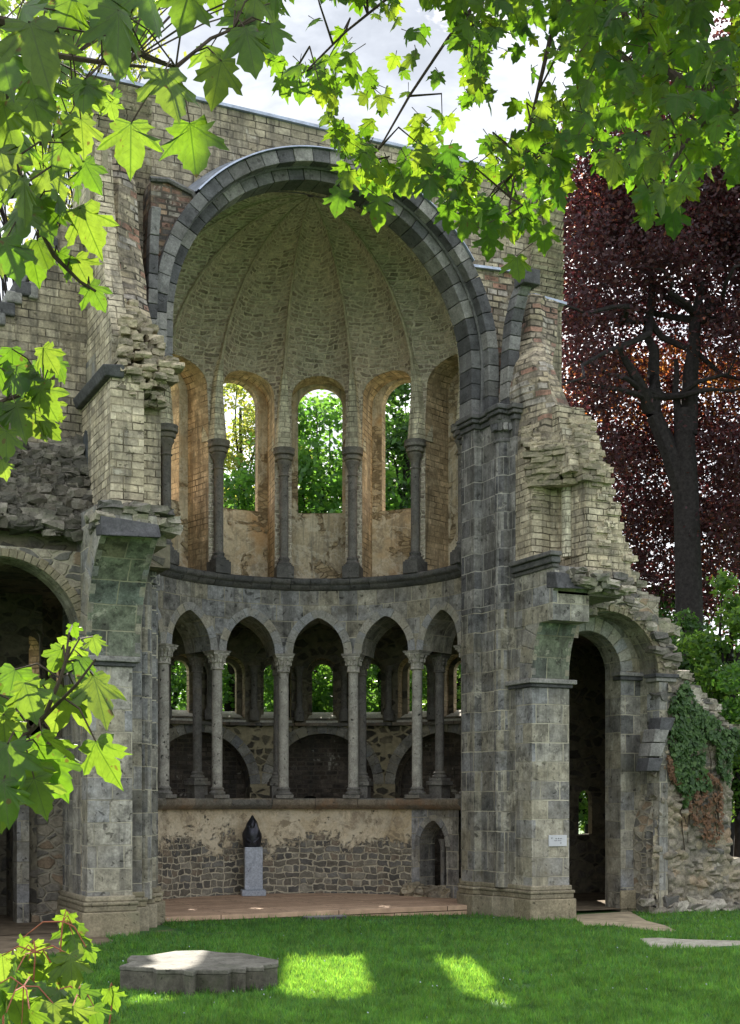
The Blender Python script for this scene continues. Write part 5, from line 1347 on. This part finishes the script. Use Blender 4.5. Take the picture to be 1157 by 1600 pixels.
# thin spring tree behind the left wall
p0 = at(60, 1252, 37); base = Vector((p0.x, p0.y, -.1)); limbs = []; blobs = []
tr = wob(base, at(70, 150, 37), 7, .12)
for i in range(46):
    s_ = tr[random.randint(3, 7)]; e = at(random.uniform(-60, 225), random.uniform(-20, 430), 37+random.uniform(-2, 2)); limbs.append((wob(s_, e, 5, .18), [.055, .045, .035, .025, .016, .008]))
    for _ in range(4):
        e2 = e+Vector((random.uniform(-.8, .8), random.uniform(-.5, .5), random.uniform(-.1, 1.0))); limbs.append((wob(e.lerp(s_, random.uniform(.05, .6)), e2, 3, .1), [.02, .015, .01, .006]))
    blobs.append((e.x, e.y, e.z, .5, .5, .45))
tree('birch_tree', base, 'thin tree with sparse yellow green leaves behind the left wall', 'tree', tr, [.2, .18, .16, .14, .12, .1, .07, .04], limbs, blobs, 5200, .15, 'light_tree', None, 20, .5)
# bushes and woodland beyond the low wall at the right
leafy('laurel_bush', 'bright green bush beyond the low wall at the right edge', 1140, 905, 1200, 36, 1.2, 9000, .15, 'bush', 10, 'bush')
leafy('laurel_bush', 'dark green bush beneath the copper beech behind the ivy', 1085, 960, 1240, 38, 1.5, 9000, .17, 'yew', 10, 'bush')
leafy('laurel_bush', 'deep green shadowy bush behind the broken crown of the right arch', 1045, 925, 1240, 46, 2.6, 12000, .2, 'yew', 12, 'bush')
leafy('laurel_bush', 'broad green bush at the right edge behind the low rubble wall', 1185, 1010, 1262, 33, 1.3, 12000, .12, 'bush_dark', 12, 'bush')
leafy('laurel_bush', 'low green bush showing past the broken end of the ivy wall', 1160, 1130, 1265, 29, .6, 4000, .1, 'bush', 8, 'bush')
leafy('laurel_bush', 'sunny green bush seen through the dark right aisle arch', 925, 1150, 1290, 38, 1.4, 6000, .14, 'bush', 8, 'bush')
# distant belt of trees
blobs = []
for i in range(60):
    a = math.radians(-30+i*1.8); r = 85+random.uniform(-6, 10); blobs.append((r*math.sin(a), r*math.cos(a), 3.5+random.uniform(-1, 1.5), 4.5, 3.5, 4.2))
P = blob_points(blobs, 26000); o = np_mesh('woodland', leaf_quads(P, .75), 4, M['bush']); o['kind'] = 'stuff'; o['label'] = 'belt of distant green woodland behind the ruin'; o['category'] = 'woodland'

# ---- ivy on the rubble wall
def ivy(name, polys, Y, n, size, mat, label, spread=.1):
    pts = []
    for poly_px in polys:
        pl_ = pxz(poly_px, Y); x0 = min(p[0] for p in pl_); x1 = max(p[0] for p in pl_); z0_ = min(p[1] for p in pl_); z1_ = max(p[1] for p in pl_); k = 0
        while k < n//len(polys):
            if random.random() < .0: break
            p = (random.uniform(x0, x1), random.uniform(z0_, z1_))
            if inpoly(p, pl_) and (math.sin(p[0]*9+math.sin(p[1]*7)*2)*math.sin(p[1]*8+math.sin(p[0]*6)*2) > -.05 or random.random() < .22): pts.append((p[0], Y-random.random()*spread, p[1])); k += 1
    P = np.array(pts); m = len(P)
    nrm = np.stack([rng.normal(0, .45, m), -np.ones(m), rng.normal(.25, .4, m)], 1); nrm /= np.linalg.norm(nrm, axis=1)[:, None]
    dn = np.stack([rng.normal(0, .5, m), np.zeros(m), -np.ones(m)], 1); dn -= nrm*(dn*nrm).sum(1)[:, None]; dn /= np.linalg.norm(dn, axis=1)[:, None]
    sd = np.cross(nrm, dn); s = size*(.4+1.1*rng.random(m)**1.5)[:, None]
    q = np.stack([P-dn*s*.4, P+sd*s*.45-dn*s*.1, P+dn*s*.6, P-sd*s*.45-dn*s*.1], 1).reshape(-1, 3)
    return np_mesh(name, q, 4, M[mat])
root = empty('ivy', (18.3, WY-.1, 0), 'dark green ivy with a brown dead patch climbing the rubble wall', 'ivy')
a_ = ivy('leaves', [[(1046, 1095), (1070, 1065), (1085, 1100), (1112, 1122), (1132, 1140), (1160, 1140), (1160, 1165), (1140, 1175), (1136, 1230), (1122, 1210), (1115, 1160), (1096, 1150), (1098, 1200), (1110, 1240), (1085, 1232), (1068, 1262), (1050, 1215), (1044, 1150)]], WY-.22, 5200, .095, 'ivy', '', .14)
a_.parent = root; 
b_ = ivy('dead_leaves', [[(1085, 1215), (1112, 1205), (1128, 1230), (1130, 1300), (1110, 1330), (1085, 1290), (1070, 1250)], [(1042, 1180), (1060, 1200), (1062, 1230), (1046, 1215)]], WY-.27, 1500, .07, 'ivy_dead', '', .06); b_.parent = root; b_['label'] = 'brown withered patch'
mb = MB()
for i in range(16):
    a, b = random.uniform(1050, 1120), random.uniform(1120, 1200); p = XZ(a, 1260+random.uniform(0, 70), WY-.07); q = XZ(a+random.uniform(-25, 15), b, WY-.07); mb.tube(wob((p[0], WY-.22, p[1]), (q[0], WY-.22, q[1]), 6, .05), [.012, .011, .01, .009, .007, .006, .004], 5)
mb.build('stems', M['twig'], root); adopt(root)

# ---- maple leaves
LOBE = [(0, -.02), (.16, -.10), (.30, -.13), (.34, -.03), (.46, .0), (.40, .10), (.30, .16), (.44, .24), (.60, .30), (.56, .40), (.66, .52), (.50, .52), (.38, .48), (.27, .44), (.31, .60), (.26, .68), (.22, .80), (.10, .88), (0, 1.06)]
OUT = LOBE+[(-x, y) for x, y in reversed(LOBE[1:-1])]
OUT = np.array(OUT); NL = len(OUT)
VEINS = np.array([(.33, -.08), (.56, .44), (0, .95), (-.56, .44), (-.33, -.08)])
def leaf_mesh(name, items, mat, parent):
    """items: (base point, tip direction, normal, length); each leaf is a fan round the petiole point"""
    n = len(items); k = NL+1
    V = np.zeros((n, k, 3), np.float32)
    rad = np.linalg.norm(OUT-np.array([0, .12]), axis=1)
    # uv.x = distance to nearest vein
    def vd(p):
        return min(np.linalg.norm(p-np.array(v)*max(0, min(1, np.dot(p, v)/np.dot(v, v)))) for v in VEINS)
    uvr = np.array([vd(p) for p in OUT]); 
    for i, (b, t, nn, s) in enumerate(items):
        t = Vector(t).normalized(); nn = Vector(nn); nn = (nn-t*nn.dot(t)).normalized(); sd = t.cross(nn)
        fold = random.uniform(.05, .55); curl = random.uniform(-.12, .5); tw = random.uniform(-.15, .15); asym = random.uniform(.88, 1.12)
        B = np.array(b); T = np.array(t); S_ = np.array(sd); Nn = np.array(nn)
        x, y = OUT[:, 0]*asym, OUT[:, 1]
        x = x*(1+rng.normal(0, .05, NL)); y = y+rng.normal(0, .024, NL)
        zz = -fold*np.abs(x)**1.3*1.2-curl*y*y+tw*x*y+rng.normal(0, .022, NL)
        V[i, 0] = B+T*s*.10
        V[i, 1:] = B+s*(x[:, None]*S_+y[:, None]*T+zz[:, None]*Nn)
    tri = []
    for j in range(NL): tri.append((0, 1+j, 1+(j+1) % NL))
    tri = np.array(tri, np.int32)
    idx = (tri[None]+(np.arange(n)*k)[:, None, None]).reshape(-1)
    me = bpy.data.meshes.new(name); me.vertices.add(n*k); me.vertices.foreach_set('co', V.reshape(-1).astype(np.float32))
    me.loops.add(len(idx)); me.loops.foreach_set('vertex_index', idx.astype(np.int32)); nf = len(idx)//3
    me.polygons.add(nf); me.polygons.foreach_set('loop_start', np.arange(0, nf*3, 3, dtype=np.int32)); me.polygons.foreach_set('loop_total', np.full(nf, 3, np.int32))
    uvv = np.concatenate([[(0, .10)], OUT]); uvl = me.uv_layers.new(name='UVMap'); ud = uvv[idx % k].astype(np.float32); uvl.data.foreach_set('uv', ud.ravel())
    me.update(calc_edges=True); me.validate(); me.shade_smooth(); me.materials.append(mat)
    o = bpy.data.objects.new(name, me); col.objects.link(o); o.parent = parent; return o
FW = Vector((SN, CS, 0)); RT = Vector((CS, -SN, 0)); UP = Vector((0, 0, 1))
def hang(face=.8, droop=1.):
    """tip mostly down, blade roughly facing the viewer"""
    t = (UP*-droop+RT*random.gauss(0, .45)+FW*random.gauss(0, .35)).normalized()
    nn = -FW*face+RT*random.gauss(0, .45)+UP*random.gauss(.25, .4)
    return t, nn
def px_of(p):
    d = Vector(p)-Vector((0, 0, EYE)); dep = d.dot(FW); return PX+F_PX*d.dot(RT)/dep, YH-F_PX*d.z/dep, dep
# --- right tree: overhanging canopy
def edge_y(px, pts):
    for (a, b), (c, d) in zip(pts, pts[1:]):
        if a <= px <= c: return b+(d-b)*(px-a)/(c-a)
    return pts[0][1] if px < pts[0][0] else pts[-1][1]
LOW = [(415, 110), (440, 165), (480, 160), (500, 200), (520, 250), (545, 325), (580, 335), (605, 330), (640, 300), (690, 350), (730, 370), (760, 400), (800, 400), (830, 380), (870, 355), (885, 285), (930, 285), (960, 300), (1000, 330), (1050, 365), (1085, 320), (1110, 300), (1157, 310), (1300, 330)]
HOLES = [(600, 75, 40, 42), (655, 160, 34, 34), (690, 120, 26, 40), (745, 205, 22, 20), (803, 120, 34, 50), (560, 175, 18, 20), (615, 225, 26, 26), (790, 190, 18, 26), (720, 235, 26, 18), (640, 20, 18, 20), (1128, 45, 14, 30), (470, 60, 45, 40), (545, 30, 16, 20), (690, 55, 12, 16), (850, 60, 10, 14), (880, 130, 12, 14)]
items = []; anchors = []
tries = 0
while len(items) < 2900 and tries < 90000:
    tries += 1
    px = random.uniform(415, 1260); py = random.uniform(-260, 420)
    ey = edge_y(px, LOW)
    if py > ey-22: continue
    if px < 460 and random.random() < .25: continue
    if random.random() < .22*max(0, min(1, (900-px)/450)) and py > 0: continue
    if any(((px-h_[0])/(h_[2]+14))**2+((py-h_[1])/(h_[3]+14))**2 < 1 for h_ in HOLES) and random.random() < .96: continue
    dep = random.uniform(5.2, 8.2) if px < 900 else random.uniform(4.2, 8.2)
    p = at(px, py-18, dep); s = random.uniform(.06, .102)
    t, nn = hang(.7, random.uniform(.25, 1.1))
    if random.random() < .3: nn = UP+RT*random.gauss(0, .5)-FW*random.gauss(.2, .5)
    items.append((p, t, nn, s)); anchors.append(p)
base_n = len(items)
while len(items) < base_n+950:  # deeper leaf layer, partly above the frame, added to shade the canopy
    px = random.uniform(560, 1300); py = random.uniform(-420, 330); ey = edge_y(px, LOW)
    if py > ey-40: continue
    if random.random() < .75*max(0, min(1, (880-px)/260)): continue
    if any(((px-h_[0])/(h_[2]+18))**2+((py-h_[1])/(h_[3]+18))**2 < 1 for h_ in HOLES): continue
    dep = random.uniform(8.2, 11.5); p = at(px, py-12, dep); t, nn = hang(.5, random.uniform(.2, .9))
    items.append((p, t, nn, random.uniform(.08, .125))); anchors.append(p)
for (px, py, dep, s) in ((533, 312, 5.4, .118), (592, 322, 5.2, .12), (545, 280, 5.5, .1), (628, 285, 5.6, .11), (672, 288, 5.3, .115), (766, 377, 5.4, .1), (808, 412, 5.0, .098), (703, 240, 5.2, .1), (1012, 338, 5.2, .085), (1052, 340, 5.0, .11), (700, 335, 5.4, .1), (850, 365, 5.3, .11), (655, 270, 5.6, .12), (440, 130, 5.4, .095), (470, 140, 5.5, .09), (500, 140, 5.6, .1), (730, 350, 5.5, .1), (595, 265, 5.7, .1)):
    p = at(px, py-s*F_PX/dep*.30, dep); t = (-UP+RT*random.gauss(0, .12)+FW*random.gauss(0, .1)).normalized(); items.append((p, t, -FW+RT*random.gauss(0, .15)+UP*.15, s)); anchors.append(p)
mt = empty('maple_tree', (7.4, 1.8, 0), 'maple leaning in at the upper right with a dense canopy of green leaves', 'tree')
mb = MB(); tk = [Vector((7.4, 1.8, -.1)), Vector((7.3, 2.0, 2.2)), Vector((7.0, 2.6, 4.6)), Vector((6.6, 3.4, 6.4)), Vector((6.2, 4.2, 8.2))]
mb.tube(tk, [.26, .22, .19, .15, .09], 10); mb.build('trunk', M['bark'], mt, True)
mb = MB()
main = [at(1290, -60, 5.0), at(1160, 170, 5.6), at(1085, 150, 6.0), at(1030, 110, 6.2), at(995, 50, 6.4), at(950, -20, 6.5), at(900, -80, 6.6)]
main = [tk[2]+Vector((0, 0, .3))]+[at(1240, 190, 5.2), at(1130, 165, 5.7), at(1075, 140, 6.0), at(1030, 95, 6.2), at(985, 40, 6.4), at(950, -30, 6.5)]
mb.tube(main, [.06, .035, .028, .024, .02, .016, .01], 7)
b2 = [at(1085, 145, 6.0), at(1060, 120, 6.1), at(1000, 110, 6.2), at(940, 60, 6.3), at(905, 0, 6.4)]; mb.tube(b2, [.024, .02, .017, .014, .01], 6)
b3 = [tk[3], at(1050, -160, 6.3), at(920, -60, 6.4), at(860, 60, 6.3), at(830, 190, 6.2), at(805, 270, 6.0), at(795, 330, 5.8)]; mb.tube(b3, [.03, .02, .014, .011, .008, .006, .004], 6)
b4 = [at(920, -60, 6.4), at(780, -40, 6.4), at(700, 60, 6.3), at(640, 150, 6.2), at(600, 220, 6.0), at(565, 270, 5.8)]; mb.tube(b4, [.016, .011, .008, .006, .004, .003], 6)
b5 = [at(780, -40, 6.4), at(640, -30, 6.3), at(540, 50, 6.1), at(480, 110, 5.9), at(440, 130, 5.7)]; mb.tube(b5, [.011, .008, .006, .004, .003], 6)
b6 = [at(1130, 165, 5.7), at(1080, 210, 5.8), at(1040, 270, 5.6), at(1030, 320, 5.4)]; mb.tube(b6, [.018, .012, .008, .004], 6)
nodes = [p for b in (main[1:], b2, b3[2:], b4[1:], b5[1:], b6) for (a, c) in zip(b, b[1:]) for p in (a, a.lerp(c, .33), a.lerp(c, .66))]
for i, p in enumerate(anchors):
    q = min(nodes, key=lambda n_: (n_-p).length)
    if (q-p).length < .3 and random.random() < .3:
        m_ = q.lerp(p, .5)+Vector((random.uniform(-.08, .08), random.uniform(-.08, .08), random.uniform(.0, .15))); mb.tube([q, m_, p], [.006, .0045, .002], 4)
    else:
        mb.tube([p+Vector((random.uniform(-.05, .05), random.uniform(-.05, .05), random.uniform(.012, .04))), p], [.0022, .0016], 3)
mb.build('branches', M['twig'], mt); leaf_mesh('foliage', items, M['maple'], mt); adopt(mt)
# --- left tree: big near leaves above
items = []; ml = empty('maple_tree', (-4.8, 2.6, 0), 'maple with big lobed leaves hanging in at the upper left', 'tree')
BIG = [(205, 222, 2.75, .118, 0, 0), (300, 222, 2.7, .118, .12, 0), (132, 145, 2.9, .085, 0, 0), (265, 140, 2.6, .12, .25, .6), (340, 120, 2.8, .105, -.3, .5), (190, 50, 2.5, .13, .2, .7), (390, 70, 2.9, .11, .3, .6), (155, 60, 2.8, .12, .3, .9), (60, 70, 2.4, .13, .5, .9), (30, 40, 2.6, .13, -.3, .7), (55, 140, 2.8, .11, .4, .3), (60, 180, 2.8, .1, .5, .3), (35, 230, 3.0, .1, .4, .7), (95, 245, 3.0, .1, -.3, .4), (130, 205, 3.0, .085, .2, .1), (40, 300, 2.7, .1, .2, .9), (85, 285, 3.1, .1, .6, .5), (140, 270, 3.1, .085, .5, .4), (100, 320, 2.9, .1, .6, .8), (135, 350, 2.9, .11, .4, .2), (30, 350, 2.8, .12, -.2, .7), (65, 395, 3.0, .085, .4, .2), (95, 410, 3.0, .07, .2, .3), (125, 420, 3.0, .075, .5, .3), (150, 460, 3.0, .07, .7, .3), (290, 10, 2.7, .1, -.3, .2), (330, 90, 3.0, .08, 0, .2), (235, 10, 2.8, .12, .2, .6), (110, 20, 2.7, .11, -.2, .6), (10, 110, 2.6, .12, .3, .5), (10, 190, 2.7, .12, .2, .3), (15, 400, 2.7, .1, .3, .4), (375, 40, 3.0, .09, -.3, .4), (425, 55, 3.0, .08, .2, .2), (400, 10, 3.0, .09, 0, .5), (165, 15, 2.7, .12, .1, .5), (70, 335, 2.9, .1, .2, .9), (5, 260, 2.7, .1, .2, .3)]
mb = MB(); br1 = [Vector((-4.6, 2.7, 4.4)), at(-420, -40, 2.9), at(-40, 25, 2.9), at(60, 45, 2.9), at(150, 40, 2.9), at(230, 90, 2.85), at(275, 105, 2.8), at(330, 60, 2.9), at(400, 30, 3.0)]
mb.tube(br1, [.03, .016, .012, .009, .008, .006, .005, .004, .003], 6)
br2 = [Vector((-4.6, 2.7, 4.4)), at(-400, 60, 2.9), at(-40, 150, 2.9), at(20, 250, 2.9), at(50, 330, 2.95), at(85, 400, 3.0), at(125, 440, 3.0), at(150, 455, 3.0)]; mb.tube(br2, [.03, .016, .012, .009, .007, .005, .004, .003], 6)
br3 = [Vector((-4.6, 2.7, 4.4)), at(-420, 20, 3.2), at(-40, 78, 3.2), at(60, 82, 3.2), at(160, 98, 3.2), at(230, 105, 3.2)]; mb.tube(br3, [.02, .014, .01, .008, .006, .003], 5)
nodes = [p for b in (br1[2:], br2[2:], br3[2:]) for (a, c) in zip(b, b[1:]) for p in (a, a.lerp(c, .5))]
def add_leaf(px, py, dep, s, rot, shade, mb, nodes, items, stem=.0022):
    p = at(px-rot*s*F_PX/dep*.3, py-s*F_PX/dep*.35, dep)
    t = (-UP+RT*rot+FW*random.gauss(0, .15)*(1+shade*2)).normalized()
    nn = -FW*(1-shade*.55)+RT*random.gauss(0, .15+.5*shade)+UP*(shade*.9)
    items.append((p, t, nn, s))
    q = min(nodes, key=lambda n_: (n_-p).length); 
    if (q-p).length < 1.2: mb.tube([q, q.lerp(p, .5)+Vector((0, 0, .02)), p], [stem, stem*.9, stem*.7], 4)
for (px, py, dep, s, rot, shd) in BIG: add_leaf(px, py, dep, s*.9, rot, shd, mb, nodes, items)
for i in range(70):
    px, py = random.uniform(-60, 220), random.uniform(-60, 440)
    if py > 440-px*1.7+60: continue
    dep = random.uniform(2.9, 4.6); add_leaf(px, py, dep, random.uniform(.05, .085), random.gauss(.15, .35), random.random(), mb, nodes, items)
for i in range(30):
    px, py = random.uniform(60, 440), random.uniform(-60, 60); dep = random.uniform(2.9, 4.2); add_leaf(px, py, dep, random.uniform(.05, .09), random.gauss(0, .35), random.random(), mb, nodes, items)
for i in range(420):  # farther leaves, many above the frame, added to shade the near ones
    px, py = random.uniform(-120, 260), random.uniform(-520, 330)
    if py > 380-px*1.5: continue
    add_leaf(px, py, random.uniform(5., 9.), random.uniform(.06, .1), random.gauss(0, .4), random.random(), mb, [at(px+random.uniform(-12, 12), py-22, 7)], items)
# middle left spray and the low left spray
MID = [(20, 560, 3.4, .07, .1, .1), (75, 560, 3.4, .075, .5, .2), (95, 575, 3.5, .06, .6, .5), (30, 590, 3.3, .08, .2, .3), (15, 620, 3.4, .08, -.2, .5), (50, 600, 3.3, .075, .4, .5), (70, 625, 3.3, .09, .5, .7), (30, 650, 3.3, .09, .3, .1), (55, 660, 3.4, .085, .5, .3), (75, 670, 3.4, .07, .7, .4), (5, 650, 3.3, .08, -.1, .4), (10, 690, 3.2, .07, .0, .2), (40, 625, 3.5, .07, .0, .8), (85, 640, 3.5, .06, .6, .6), (0, 590, 3.4, .08, .2, .6), (5, 730, 3.2, .05, .2, .1), (60, 575, 3.6, .06, .3, .3)]
mb.build('branch', M['twig'], ml); mb = MB()
br4 = [Vector((-4.65, 2.7, 3.7)), at(-40, 650, 3.3), at(10, 625, 3.35), at(50, 610, 3.4), at(85, 590, 3.45)]; mb.tube(br4, [.02, .008, .006, .005, .003], 5)
nodes = [p for (a, c) in zip(br4[1:], br4[2:]) for p in (a, a.lerp(c, .5))]
for a in MID: add_leaf(*a, mb, nodes, items)
mb.build('branch', M['twig'], ml); mb = MB()
br5 = [Vector((-4.7, 2.65, 2.4)), at(-40, 1190, 2.55), at(30, 1160, 2.55), at(70, 1120, 2.55), at(95, 1060, 2.55), at(110, 1010, 2.55)]; mb.tube(br5, [.02, .008, .006, .005, .004, .003], 5)
br6 = [at(30, 1160, 2.55), at(80, 1110, 2.55), at(120, 1070, 2.5), at(150, 1030, 2.5)]; mb.tube(br6, [.005, .004, .003, .002], 5)
nodes = [p for b in (br5[1:], br6) for (a, c) in zip(b, b[1:]) for p in (a, a.lerp(c, .5))]
LOWL = [(158, 1185, 2.45, .115, .35, .05), (155, 1085, 2.45, .13, .35, .75), (95, 1100, 2.55, .12, -.2, .1), (120, 1100, 2.6, .11, .1, .15), (108, 1018, 2.6, .075, -.2, .1), (90, 1030, 2.6, .07, -.5, .2), (148, 1005, 2.65, .05, .3, .3), (115, 985, 2.65, .04, .2, .2), (20, 1070, 2.5, .11, -.2, .2), (45, 1090, 2.5, .1, .3, .7), (55, 1185, 2.45, .13, .3, .1), (75, 1170, 2.5, .1, .4, .7), (35, 1215, 2.4, .13, .4, .15), (85, 1210, 2.5, .12, .5, .15), (15, 1190, 2.4, .12, .1, .6), (10, 1245, 2.4, .1, .2, .2), (60, 1240, 2.45, .1, .3, .2), (5, 1140, 2.5, .1, 0, .5), (20, 1130, 2.6, .09, .3, .8), (0, 1275, 2.4, .06, .1, .2), (-20, 1100, 2.5, .11, .2, .3), (130, 1040, 2.6, .06, .1, .6)]
for a in LOWL: add_leaf(a[0], a[1], a[2]+random.uniform(-.05, .15), a[3]*.78, *a[4:], mb, nodes, items)
tb = MB()
for _ in range(1): tb.tube([Vector((-4.8, 2.6, -.1)), Vector((-4.75, 2.65, 2)), Vector((-4.6, 2.7, 4.2)), Vector((-4.4, 2.9, 6.4))], [.12, .1, .08, .05], 8)
mb.build('branch', M['twig'], ml); tb.build('trunk', M['bark'], ml, True); leaf_mesh('foliage', items, M['maple_young'], ml); adopt(ml)
# --- sapling at the bottom left
p0 = at(40, 1600, 3.6); sp = empty('maple_sapling', (p0.x, p0.y, 0), 'young maple sapling with pale shiny leaves at the bottom left', 'sapling')
items = []; mb = MB(); stems = []
for (bx_, tx, ty, dd) in ((40, 105, 1440, 3.6), (30, 60, 1490, 3.5), (60, 180, 1555, 3.5), (10, 15, 1500, 3.7), (30, 130, 1560, 3.4), (0, 40, 1540, 3.3)):
    s0 = at(bx_, 1900, dd); s0.z = 0; s = wob(s0, at(tx, ty, dd), 6, .02); mb.tube(s, [.009, .008, .007, .006, .005, .004, .002], 5); stems += s[3:]
SAP = [(105, 1440, 3.6, .06, -.4, .2), (110, 1462, 3.6, .085, -.2, .4), (118, 1475, 3.6, .07, .3, .3), (55, 1488, 3.5, .06, .4, .3), (30, 1500, 3.5, .05, -.4, .3), (140, 1490, 3.6, .05, .6, .2), (115, 1515, 3.5, .11, .3, .8), (70, 1525, 3.5, .1, -.5, .5), (40, 1520, 3.5, .09, -.3, .3), (20, 1540, 3.4, .1, -.3, .7), (60, 1560, 3.4, .11, .2, .9), (100, 1565, 3.4, .09, .4, .7), (130, 1560, 3.4, .07, .5, .3), (175, 1560, 3.5, .06, .4, .3), (25, 1580, 3.3, .11, .2, .5), (85, 1590, 3.3, .1, .1, .8), (5, 1510, 3.5, .08, .1, .3), (0, 1560, 3.3, .1, .1, .6), (120, 1590, 3.3, .08, .4, .5), (150, 1585, 3.4, .06, .3, .3), (50, 1600, 3.2, .1, .2, .8), (35, 1475, 3.6, .05, -.2, .2), (90, 1535, 3.6, .09, .1, .6), (10, 1605, 3.2, .1, 0, .5)]
for a in SAP: add_leaf(*a, mb, stems, items)
mb.build('stems', M['twig_red'], sp); leaf_mesh('foliage', items, M['maple_young'], sp); adopt(sp)

# ================================================================== LIGHT
SUN_AZ = math.radians(23); SUN_EL = math.radians(35)
w = bpy.data.worlds.new('World'); scn.world = w; w.use_nodes = True; nt = w.node_tree; nt.nodes.clear(); g = N(nt)
out = g.new('ShaderNodeOutputWorld'); bg = g.new('ShaderNodeBackground'); g.link(bg.outputs[0], out.inputs[0])
sky = g.new('ShaderNodeTexSky', sky_type='NISHITA'); sky.sun_disc = False; sky.sun_elevation = SUN_EL; sky.sun_rotation = SUN_AZ
sky.dust_density = 1.5; sky.air_density = 1.0
tc = g.new('ShaderNodeTexCoord'); mp_ = g.new('ShaderNodeMapping'); mp_.inputs['Scale'].default_value = (1, 1, 2.2); g.link(tc.outputs['Generated'], mp_.inputs[0])
cl = g.ramp(g.noise(mp_.outputs[0], 2.6, 8, .62, .3), [(.30, .25), (.50, 1)])
shade = g.ramp(g.noise(mp_.outputs[0], 4.5, 6, .6, .2), [(.38, (1.9, 2.05, 2.35)), (.66, (6.8, 6.9, 7.1))])
dd_ = ray(430, 110); dv = Vector((dd_[0], dd_[1], dd_[2])).normalized()
vm = g.new('ShaderNodeVectorMath', operation='DOT_PRODUCT'); g.link(tc.outputs['Generated'], vm.inputs[0]); vm.inputs[1].default_value = dv
bank = g.math('MULTIPLY', g.ramp(vm.outputs['Value'], [(.965, 0), (.995, 1)]), g.ramp(g.noise(mp_.outputs[0], 9, 6, .6, .3), [(.30, .45), (.60, 1)]))
shade = g.mix(bank, shade, (1.75, 1.88, 2.12))
cm = g.new('ShaderNodeMix', data_type='RGBA'); g.link(g.math('MAXIMUM', cl, bank), cm.inputs[0]); g.link(sky.outputs[0], cm.inputs[6]); g.link(shade, cm.inputs[7])
g.link(cm.outputs[2], bg.inputs[0]); bg.inputs[1].default_value = .1
sd = bpy.data.lights.new('sun', 'SUN'); sd.energy = 4.0; sd.angle = math.radians(.5); sd.color = (1, .93, .82)
so = bpy.data.objects.new('sun', sd); col.objects.link(so)
sv = Vector((math.sin(SUN_AZ)*math.cos(SUN_EL), math.cos(SUN_AZ)*math.cos(SUN_EL), math.sin(SUN_EL)))
so.rotation_euler = sv.to_track_quat('Z', 'Y').to_euler(); so.location = (0, 0, 60)
scn.view_settings.view_transform = 'Standard'; scn.view_settings.look = 'None'; scn.view_settings.exposure = 2.03; scn.view_settings.gamma = 1
scn.cycles.max_bounces = 8; scn.cycles.diffuse_bounces = 5; scn.cycles.transmission_bounces = 6; scn.cycles.use_denoising = True
scn.render.film_transparent = False
